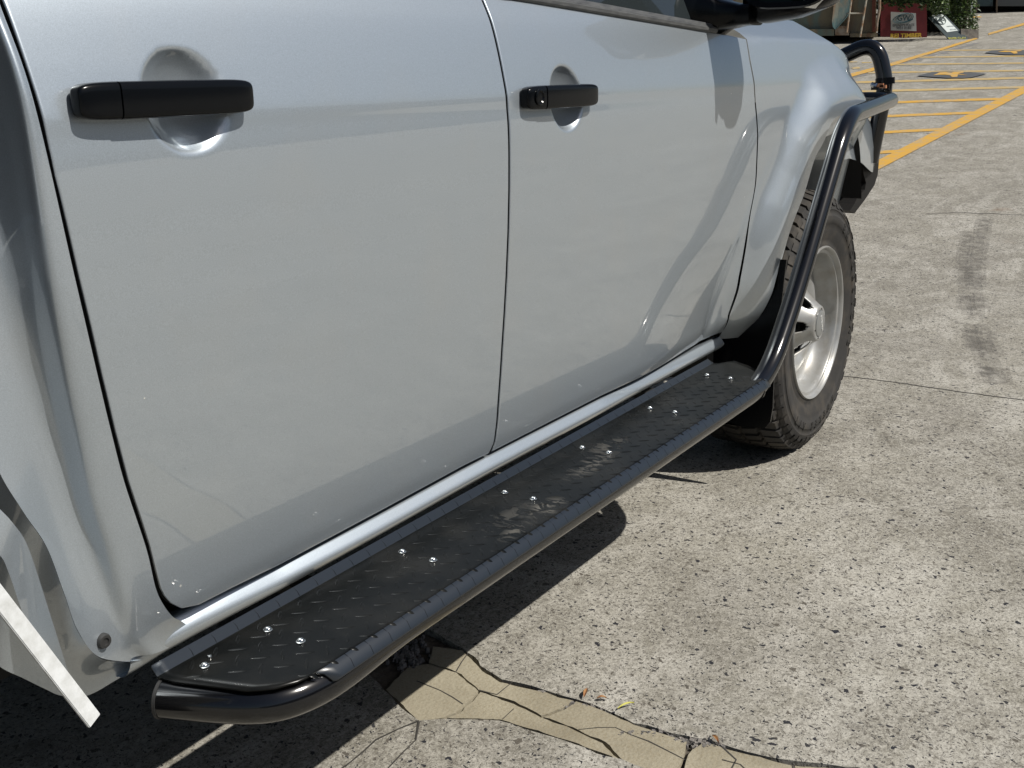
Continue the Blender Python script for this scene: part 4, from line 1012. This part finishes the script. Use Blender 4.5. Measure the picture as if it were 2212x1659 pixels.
# ================================================================== BACKGROUND
def frame_at(px,py,D=None):
    b_=gp(px,py); return b_
rh=np.array([math.cos(YAW+rad(18)),-math.sin(YAW+rad(18)),0]); fh=np.array([math.sin(YAW+rad(18)),math.cos(YAW+rad(18)),0]); Z3=np.array([0,0,1.])
class Loc:
    """upright frame facing the viewer through a ground point; picture points -> points on its plane"""
    def __init__(s,px,py,yaw=0.):
        s.o=gp(px,py); c,sn=math.cos(yaw),math.sin(yaw); s.r=rh*c+fh*sn; s.n=fh*c-rh*sn
    def P(s,x,y,d=0.):
        dr=ray(x,y); t=((s.o+s.n*d-CP)@s.n)/(dr@s.n); return CP+t*dr
red=mat('maroon_board',(.20,.028,.035),.5,noisecol=(5,.4,.7,(.15,.02,.03))); whs=mat('white_sign',(.62,.64,.64),.5); navy=mat('sign_teal_ink',(.03,.10,.13),.6); ygl=mat('sign_yellow_ink',(.85,.58,.08),.6); grn=mat('dark_green_board',(.055,.075,.08),.5)
L1=Loc(1950,82)
def board(name,pts,L,th,material,parent,inv):
    A=[L.P(a,b_,0) for a,b_ in pts]; B=[p+L.n*th for p in A]; n=len(A); v=A+B; f=[tuple(range(n)),tuple(reversed(range(n,2*n)))]+[(i,n+i,n+(i+1)%n,(i+1)%n) for i in range(n)]
    o=mk(name,v,f,material,None,False); o.parent=parent
    if parent: o.matrix_parent_inverse=inv
    return o
def thing(name,loc,label,cat,group=None):
    e=empty(name,tuple(map(float,loc))); tag(e,label,cat,group); return e,Matrix.Translation((-float(loc[0]),-float(loc[1]),-float(loc[2])))
e,inv=thing('timber_sign_board',L1.P(1952,84),'maroon timber sign board leaning on the hedge with a white plate fixed to it','sign')
board('board_panel',[(1902,79),(2002.8,84.3),(2002,8),(1902,5)],L1,.02,red,e,inv)
pw=[(1924.4,65.5),(1979.8,67.3),(1978.5,28.5),(1924.2,25.5)]
L1b=Loc(1950,82); L1b.o=L1.o-L1.n*.006
wp=board('white_plate',pw,L1b,.004,whs,e,inv)
L1c=Loc(1950,82); L1c.o=L1.o-L1.n*.009
def txt(L,s,x,y,hpx,wpx,material,parent,inv,bold=0.,shear=0):
    c=L.P(x,y,0); sz=np.linalg.norm(L.P(x,y,0)-L.P(x,y+hpx,0))*1.4; wd=np.linalg.norm(L.P(x-wpx/2,y,0)-L.P(x+wpx/2,y,0))
    o=text('lettering',s,sz,np.stack([L.r,Z3,-L.n],1),c,material,None,.0012,width=wd,bold=bold,shear=shear); o.parent=parent; o.matrix_parent_inverse=inv; return o
txt(L1c,"GRUNDY'S WASTE",1951.5,54.5,5,47,mat('grey_ink',(.16,.17,.18),.6),e,inv,bold=.002)
txt(L1c,"9833 0182",1952,60.8,5.5,32,mat('grey_ink'),e,inv,bold=.002)
L1d=Loc(1950,82); L1d.o=L1.o-L1.n*.003
txt(L1d,"REI TIMBER",1957,77.2,9,68,ygl,e,inv,bold=.003)
txt(L1c,"GW",1952,39.5,12,27,navy,e,inv,bold=.001)
mb=MB()
for (rx,ry,cx_,cy_,t0,t1,r_) in ((23,9.6,1952.5,39.5,60,330,.006),(18.5,7.0,1954,39.8,80,320,.005),(23,10.5,1950.5,39,-55,50,.005),(19,8.0,1950,39.5,-50,40,.004)):
    pts=[]
    for t in np.linspace(rad(t0),rad(t1),24):
        x=cx_+rx*math.cos(t); y=cy_-ry*math.sin(t)-(x-cx_)*.18; pts.append(L1c.P(x,y,0))
    mb.tube(pts,r_*1.,6)
o=mb.build('logo_swoosh',navy,None,True); o.parent=e; o.matrix_parent_inverse=inv
# second, leaning board
L2=Loc(2070,85); bp_=L2.P(2071,85)
e,inv=thing('green_sign_board',bp_,'dark green sign board tipped back against the hedge with a white sheet on it','sign')
def tilted(px,py,f=0.): # the board leans back: push depth with height
    base=L2.P(px,85,0); h=(85-py)/53.; return L2.P(px,py,.30*h+f)
def tb(name,pts,f,th,material):
    A=[tilted(a,b_,f) for a,b_ in pts]; B=[p+L2.n*th-Z3*th*.5 for p in A]; n=len(A); v=A+B; fc=[tuple(range(n)),tuple(reversed(range(n,2*n)))]+[(i,n+i,n+(i+1)%n,(i+1)%n) for i in range(n)]
    o=mk(name,v,fc,material,None,False); o.parent=e; o.matrix_parent_inverse=inv; return o
tb('board_panel',[(2050.9,86.3),(2092.6,84.3),(2042,32.7),(2005.2,37.2)],0,.02,grn)
tb('paper_sheet',[(2046,69.4),(2069.3,66),(2036,30.8),(2012.7,33.2)],-.008,.004,mat('bright_paper',(.72,.78,.76),.5))
def tp2(name,s,x,y,hpx,wpx,material,f):
    c=tilted(x,y,f); a=tilted(x-wpx/2,y+.6,f); b_=tilted(x+wpx/2,y-.6,f); X_=(b_-a)/np.linalg.norm(b_-a); u0=tilted(x-.72*hpx,y-.75*hpx,f)-c; sz=np.linalg.norm(u0)*1.35; Y_=u0/np.linalg.norm(u0)
    Zz=np.cross(X_,Y_); o=text(name,s,sz,np.stack([X_,Y_,Zz],1),c,material,None,.001,width=np.linalg.norm(b_-a)); o.parent=e; o.matrix_parent_inverse=inv
tp2('lettering','RIVER CLAY',2068,82.3,5,38,mat('pale_yellow_ink',(.70,.66,.12),.6),-.006)
tp2('lettering','SANDS SOILS',2054,56,2.2,16,mat('pale_grey_ink',(.40,.45,.44),.6),-.016)
tp2('lettering','9833 0182',2060,63,2.6,14,mat('pale_grey_ink'),-.016)
mb=MB(); pts=[tilted(2034+9.5*math.cos(t)-2*math.sin(t),44-8*math.sin(t),-.016) for t in np.linspace(0,6.28,28)]; mb.tube(pts,.006,6); mb.tube([tilted(2027,44,-.016),tilted(2041,43,-.016)],.006,6); mb.tube([tilted(2030,38,-.016),tilted(2038,51,-.016)],.006,6); o=mb.build('sheet_logo',mat('pale_grey_ink'),None,True); o.parent=e; o.matrix_parent_inverse=inv
# kerb block
Lk=Loc(2095,84)
kc=mat('kerb_stone',(.22,.20,.17),.9,noisecol=(14,.4,.65,(.10,.09,.08)),bump=(60,.6,.01))
A=[Lk.P(2076,85,0),Lk.P(2114,82,0),Lk.P(2114,64,.05),Lk.P(2076,62,.05)]; B=[p+Lk.n*1.2 for p in A]
o=mk('kerb_block',A+B,[(0,1,2,3),(7,6,5,4),(0,4,5,1),(1,5,6,2),(2,6,7,3),(3,7,4,0)],kc,None,False); tag(o,'low rough stone kerb block under the hedge beside the green sign board','kerb')
# hedge
leafmat=[mat('hedge_leaf_a',(.045,.085,.018),.45,spec=.5),mat('hedge_leaf_b',(.085,.13,.030),.42),mat('hedge_leaf_c',(.028,.055,.014),.5)]
Lh=Loc(2000,78); hb=Lh.o+Lh.n*.6
e,inv=thing('ivy_hedge',hb,'dense leafy green hedge overhanging the two sign boards','hedge')
def inhedge(R):
    while 1:
        x=R.uniform(1892,2116); y=R.uniform(-120,62); d=R.uniform(-.02,1.0)
        lim=28+8*math.sin(x*.09)+7*math.sin(x*.23+1) if x<2003 else (30+10*math.sin(x*.3) if x<2042 else 60+3*math.sin(x*.5))
        if x<1935: lim-=14
        if x>2090: lim=62
        if x>2104 and y<40 and R.random()<.55: continue
        if d<.18 and x<2003 and y>lim: continue
        if d>=.18 and x<2003 and y>75: continue
        if x>=2003 and y>lim: continue
        return x,y,d
R=np.random.default_rng(5)
mbs=[MB(),MB(),MB()]
for k in range(14500):
    if k<11000: x,y,d=inhedge(R)
    else:
        x=R.uniform(1900,2046); d=R.uniform(-1.05,-.55); y=R.uniform(-70,(20+6*math.sin(x*.13)+5*math.sin(x*.31+2)) if x<2006 else 33+5*math.sin(x*.3))
    if True: pass
    p=Lh.P(x,y,0)+Lh.n*d; s=R.uniform(.020,.042)
    q=Matrix.Rotation(R.uniform(0,6.28),3,'Z')@Matrix.Rotation(R.uniform(-1.1,1.1),3,'X')@Matrix.Rotation(R.uniform(0,6.28),3,'Z')
    vs=[tuple(np.array(p)+np.array(q@Vector(c))*s) for c in ((-1,0,0),(-.3,-.45,.12),(.5,-.35,.08),(1.1,0,-.1),(.5,.35,.08),(-.3,.45,.12))]
    mbs[R.choice(3,p=[.45,.25,.3])].add(vs,[(0,1,2,3),(0,3,4,5)])
for i,mm in enumerate(mbs):
    o=mm.build('foliage',leafmat[i],None,False); o['kind']='stuff'; o.parent=e; o.matrix_parent_inverse=inv
mb=MB(); 
for k in range(14):
    x=1905+k*15; p0=Lh.P(x,82,0)+Lh.n*.8; p1=Lh.P(x+R.uniform(-8,8),-60,0)+Lh.n*.7; mb.tube([p0,(p0+p1)/2+R.normal(size=3)*.05,p1],[.018,.014,.008],6)
o=mb.build('stem',mat('bark',(.06,.045,.03),.9),None,True); o.parent=e; o.matrix_parent_inverse=inv
A=[Lh.P(1896,80,.9),Lh.P(2085,70,.9),Lh.P(2112,-140,.9),Lh.P(1896,-140,.9)]; B=[p+Lh.n*.05 for p in A]
o=mk('retaining_wall',A+B,[(0,1,2,3),(7,6,5,4),(0,4,5,1),(1,5,6,2),(2,6,7,3),(3,7,4,0)],mat('dark_wall',(.03,.032,.028),.9),None,False); tag(o,'dark low wall hidden behind the leafy hedge and sign boards','wall')
Lp=Loc(2098,60); mb=MB(); mb.tube([Lp.P(2097.5,60,0),Lp.P(2100,-120,0)],.018,8); o=mb.build('steel_post',mat('pale_post',(.45,.50,.50),.5),None,True); tag(o,'thin pale steel post at the right end of the hedge','post')
# rusty skip bin, left of the signs
def rustmat(name,c1,c2,c3,sc):
    M=mat(name,c1,.7,noisecol=(sc,.38,.62,c2,(1,1,.35)),bump=(30,.3,.01)); b=M.node_tree.nodes['Principled BSDF']; src=b.inputs['Base Color'].links[0].from_socket
    tc=N(M,'TexCoord'); nz=N(M,'TexNoise'); nz.inputs['Scale'].default_value=sc*2.3; nz.inputs['Detail'].default_value=6; mp=N(M,'Mapping'); mp.inputs['Location'].default_value=(3,1,7); mp.inputs['Scale'].default_value=(1,1,.5); LK(M,tc.outputs['Object'],mp.inputs[0]); LK(M,mp.outputs[0],nz.inputs[0])
    mr=N(M,'MapRange'); mr.inputs[1].default_value=.48; mr.inputs[2].default_value=.60; LK(M,nz.outputs[0],mr.inputs[0]); mx=N(M,'Mix',data_type='RGBA'); mx.inputs[7].default_value=(*c3,1); LK(M,mr.outputs[0],mx.inputs[0]); LK(M,src,mx.inputs[6]); LK(M,mx.outputs[2],b.inputs['Base Color']); return M
rust=rustmat('rusty_bin_side',(.12,.16,.13),(.15,.085,.045),(.17,.14,.085),2.2)
rustl=rustmat('pale_teal_plate',(.42,.46,.38),(.45,.22,.09),(.20,.34,.33),3.)  # paler teal than the bin side, with rust blotches
Lb=Loc(1820,95); bd=1.4
e,inv=thing('skip_bin',Lb.P(1810,92),'rusty teal steel skip bin with a ladder up its side behind the bonnet','skip bin')
def part(mb,name,material,smooth=False): o=mb.build(name,material,None,smooth); o.parent=e; o.matrix_parent_inverse=inv; return o
def bx(mb,x0,x1,y0,y1,d0,d1):
    A=[Lb.P(a,b_,d0) for a,b_ in ((x0,y1),(x1,y1),(x1,y0),(x0,y0))]; B=[p+Lb.n*(d1-d0) for p in A]; mb.add(A+B,[(0,1,2,3),(7,6,5,4),(0,4,5,1),(1,5,6,2),(2,6,7,3),(3,7,4,0)])
mb=MB(); bx(mb,1560,1893,-160,72,.12,1.9); part(mb,'bin_body',rust)
mb=MB(); bx(mb,1560,1802,63,77,0,.2); bx(mb,1836,1896,72,80,.05,.2); part(mb,'base_rail',rust)
mb=MB(); bx(mb,1804,1812,-160,0,.02,.1); 
pts=[(1803,-160),(1803,-10),(1799,30),(1797,45),(1799,58),(1804,64),(1808,60),(1834,24),(1838,-10),(1838,-160)]
A=[Lb.P(a,b_,-.02) for a,b_ in pts]; B=[p+Lb.n*.12 for p in A]; n=len(A); m5=MB(); m5.add(A+B,[tuple(reversed(range(n))),tuple(range(n,2*n))]+[(i,(i+1)%n,n+(i+1)%n,n+i) for i in range(n)]); part(m5,'end_plate',rustl)
m6=MB(); m6.tube([Lb.P(1806,62,-.05),Lb.P(1829,36,-.05),Lb.P(1832,30,-.05)],.012,6); part(m6,'brace',mat('dull_teal',(.10,.17,.17),.6),True)
mb=MB(); bx(mb,1804,1834,56,76,.0,.25); part(mb,'foot_block',mat('pale_rust',(.30,.25,.20),.8,noisecol=(8,.4,.6,(.20,.13,.08))))
pale=mat('pale_ladder_paint',(.42,.40,.33),.6,noisecol=(9,.45,.6,(.28,.17,.10)))
for xa,xb,yb in ((1845,1829,70),(1878,1858,80)): mb=MB(); mb.tube([Lb.P(xa,-40,-.02),Lb.P(xb,yb,-.02)],.016,8); part(mb,'ladder_rail',pale,True)
for yb in (28.6,-30): mb=MB(); mb.tube([Lb.P(1829,yb+.6,-.02),Lb.P(1867,yb,-.02)],.012,8); part(mb,'ladder_rung',pale,True)
mb=MB(); mb.tube([Lb.P(1900,-40,-.0),Lb.P(1900,20,-.0),Lb.P(1895,48,0),Lb.P(1894,68,0)],[.022,.024,.018,.014],8); part(mb,'corner_post',mat('pale_rust'),True)
mb=MB(); bx(mb,1884,1891,-60,68,.02,.12); part(mb,'side_rib',mat('red_rust',(.12,.035,.018),.8))
# far skips, top right
Lr2=Loc(2180,27)
far=rustmat('far_bin_paint',(.06,.085,.085),(.04,.035,.03),(.03,.055,.06),1.)
for i,(x0,x1,lab) in enumerate(((2108,2145,'far dark teal skip bin just right of the steel post'),(2152,2290,'far grey skip bin at the top right edge of the yard'))):
    e,inv=thing('skip_bin',Lr2.P((x0+x1)/2,26),lab,'skip bin','skip bins at the far end of the yard')
    def bxx(x0,x1,y0,y1,d0,d1,name,material):
        mb=MB(); A=[Lr2.P(a,b_,d0) for a,b_ in ((x0,y1),(x1,y1),(x1,y0),(x0,y0))]; B=[p+Lr2.n*(d1-d0) for p in A]; mb.add(A+B,[(0,1,2,3),(7,6,5,4),(0,4,5,1),(1,5,6,2),(2,6,7,3),(3,7,4,0)]); o=mb.build(name,material); o.parent=e; o.matrix_parent_inverse=inv
    bxx(x0,x1,-160,13,0,2.,'bin_body',far if i==0 else mat('far_grey_bin',(.07,.075,.075),.7)); bxx(x0+1,x1-1,13,26,.5,1.8,'bin_under_shadow',dark); bxx(x0+(0 if i else 0),x0+3,-5,26,-.05,.1,'leg',mat('brown_leg',(.12,.085,.055),.8))  # black box below each far bin stands for the shadow under it
# warehouse across the yard, behind the viewer (seen mirrored in the doors)
e,inv=thing('warehouse',(2,-26,0),'long grey-blue warehouse across the yard mirrored in the door panels','building')
wallm=mat('warehouse_cladding',(.17,.19,.22),.6); 
def wb(name,c,h,material): mb=MB(); mb.box(c,h); o=mb.build(name,material); o.parent=e; o.matrix_parent_inverse=inv
wb('wall',(6,-30,2.6),(44,4,2.6),wallm); wb('roof',(6,-30,5.35),(45,5,.15),mat('roof_sheet',(.35,.36,.37),.5))
for x in (-14,-2,12,24): wb('roller_door',(x,-25.95,1.9),(2.2,.06,1.9),mat('roller_door_grey',(.30,.31,.32),.5))
# yellow lines on the yard behind the viewer (mirrored in the front door)
def mirrored(px,py):
    p=hit(px,py); d=ray(px,py); h_=.004; n_=np.array([(SY(p[0]+h_,p[2])-SY(p[0]-h_,p[2]))/(2*h_),-1,(SY(p[0],p[2]+h_)-SY(p[0],p[2]-h_))/(2*h_)]); n_/=np.linalg.norm(n_); d=d-2*(d@n_)*n_; t=-p[2]/d[2]; return (p+t*d)[:2]
m0=mirrored(1350,404); m1=mirrored(1590,380); md=(m1-m0)/np.linalg.norm(m1-m0); mn=np.array([-md[1],md[0]])
v=[(*(m0+mn*.09),.004),(*(m0-mn*.09),.004),(*(m1+md*3-mn*.09),.004),(*(m1+md*3+mn*.09),.004)]
o=mk('yellow_line',v,[(0,1,2,3)],yel,None,False); o['kind']='structure'
if o.data.polygons[0].normal.z<0: o.data.flip_normals()

S.render.resolution_x=1024; S.render.resolution_y=768
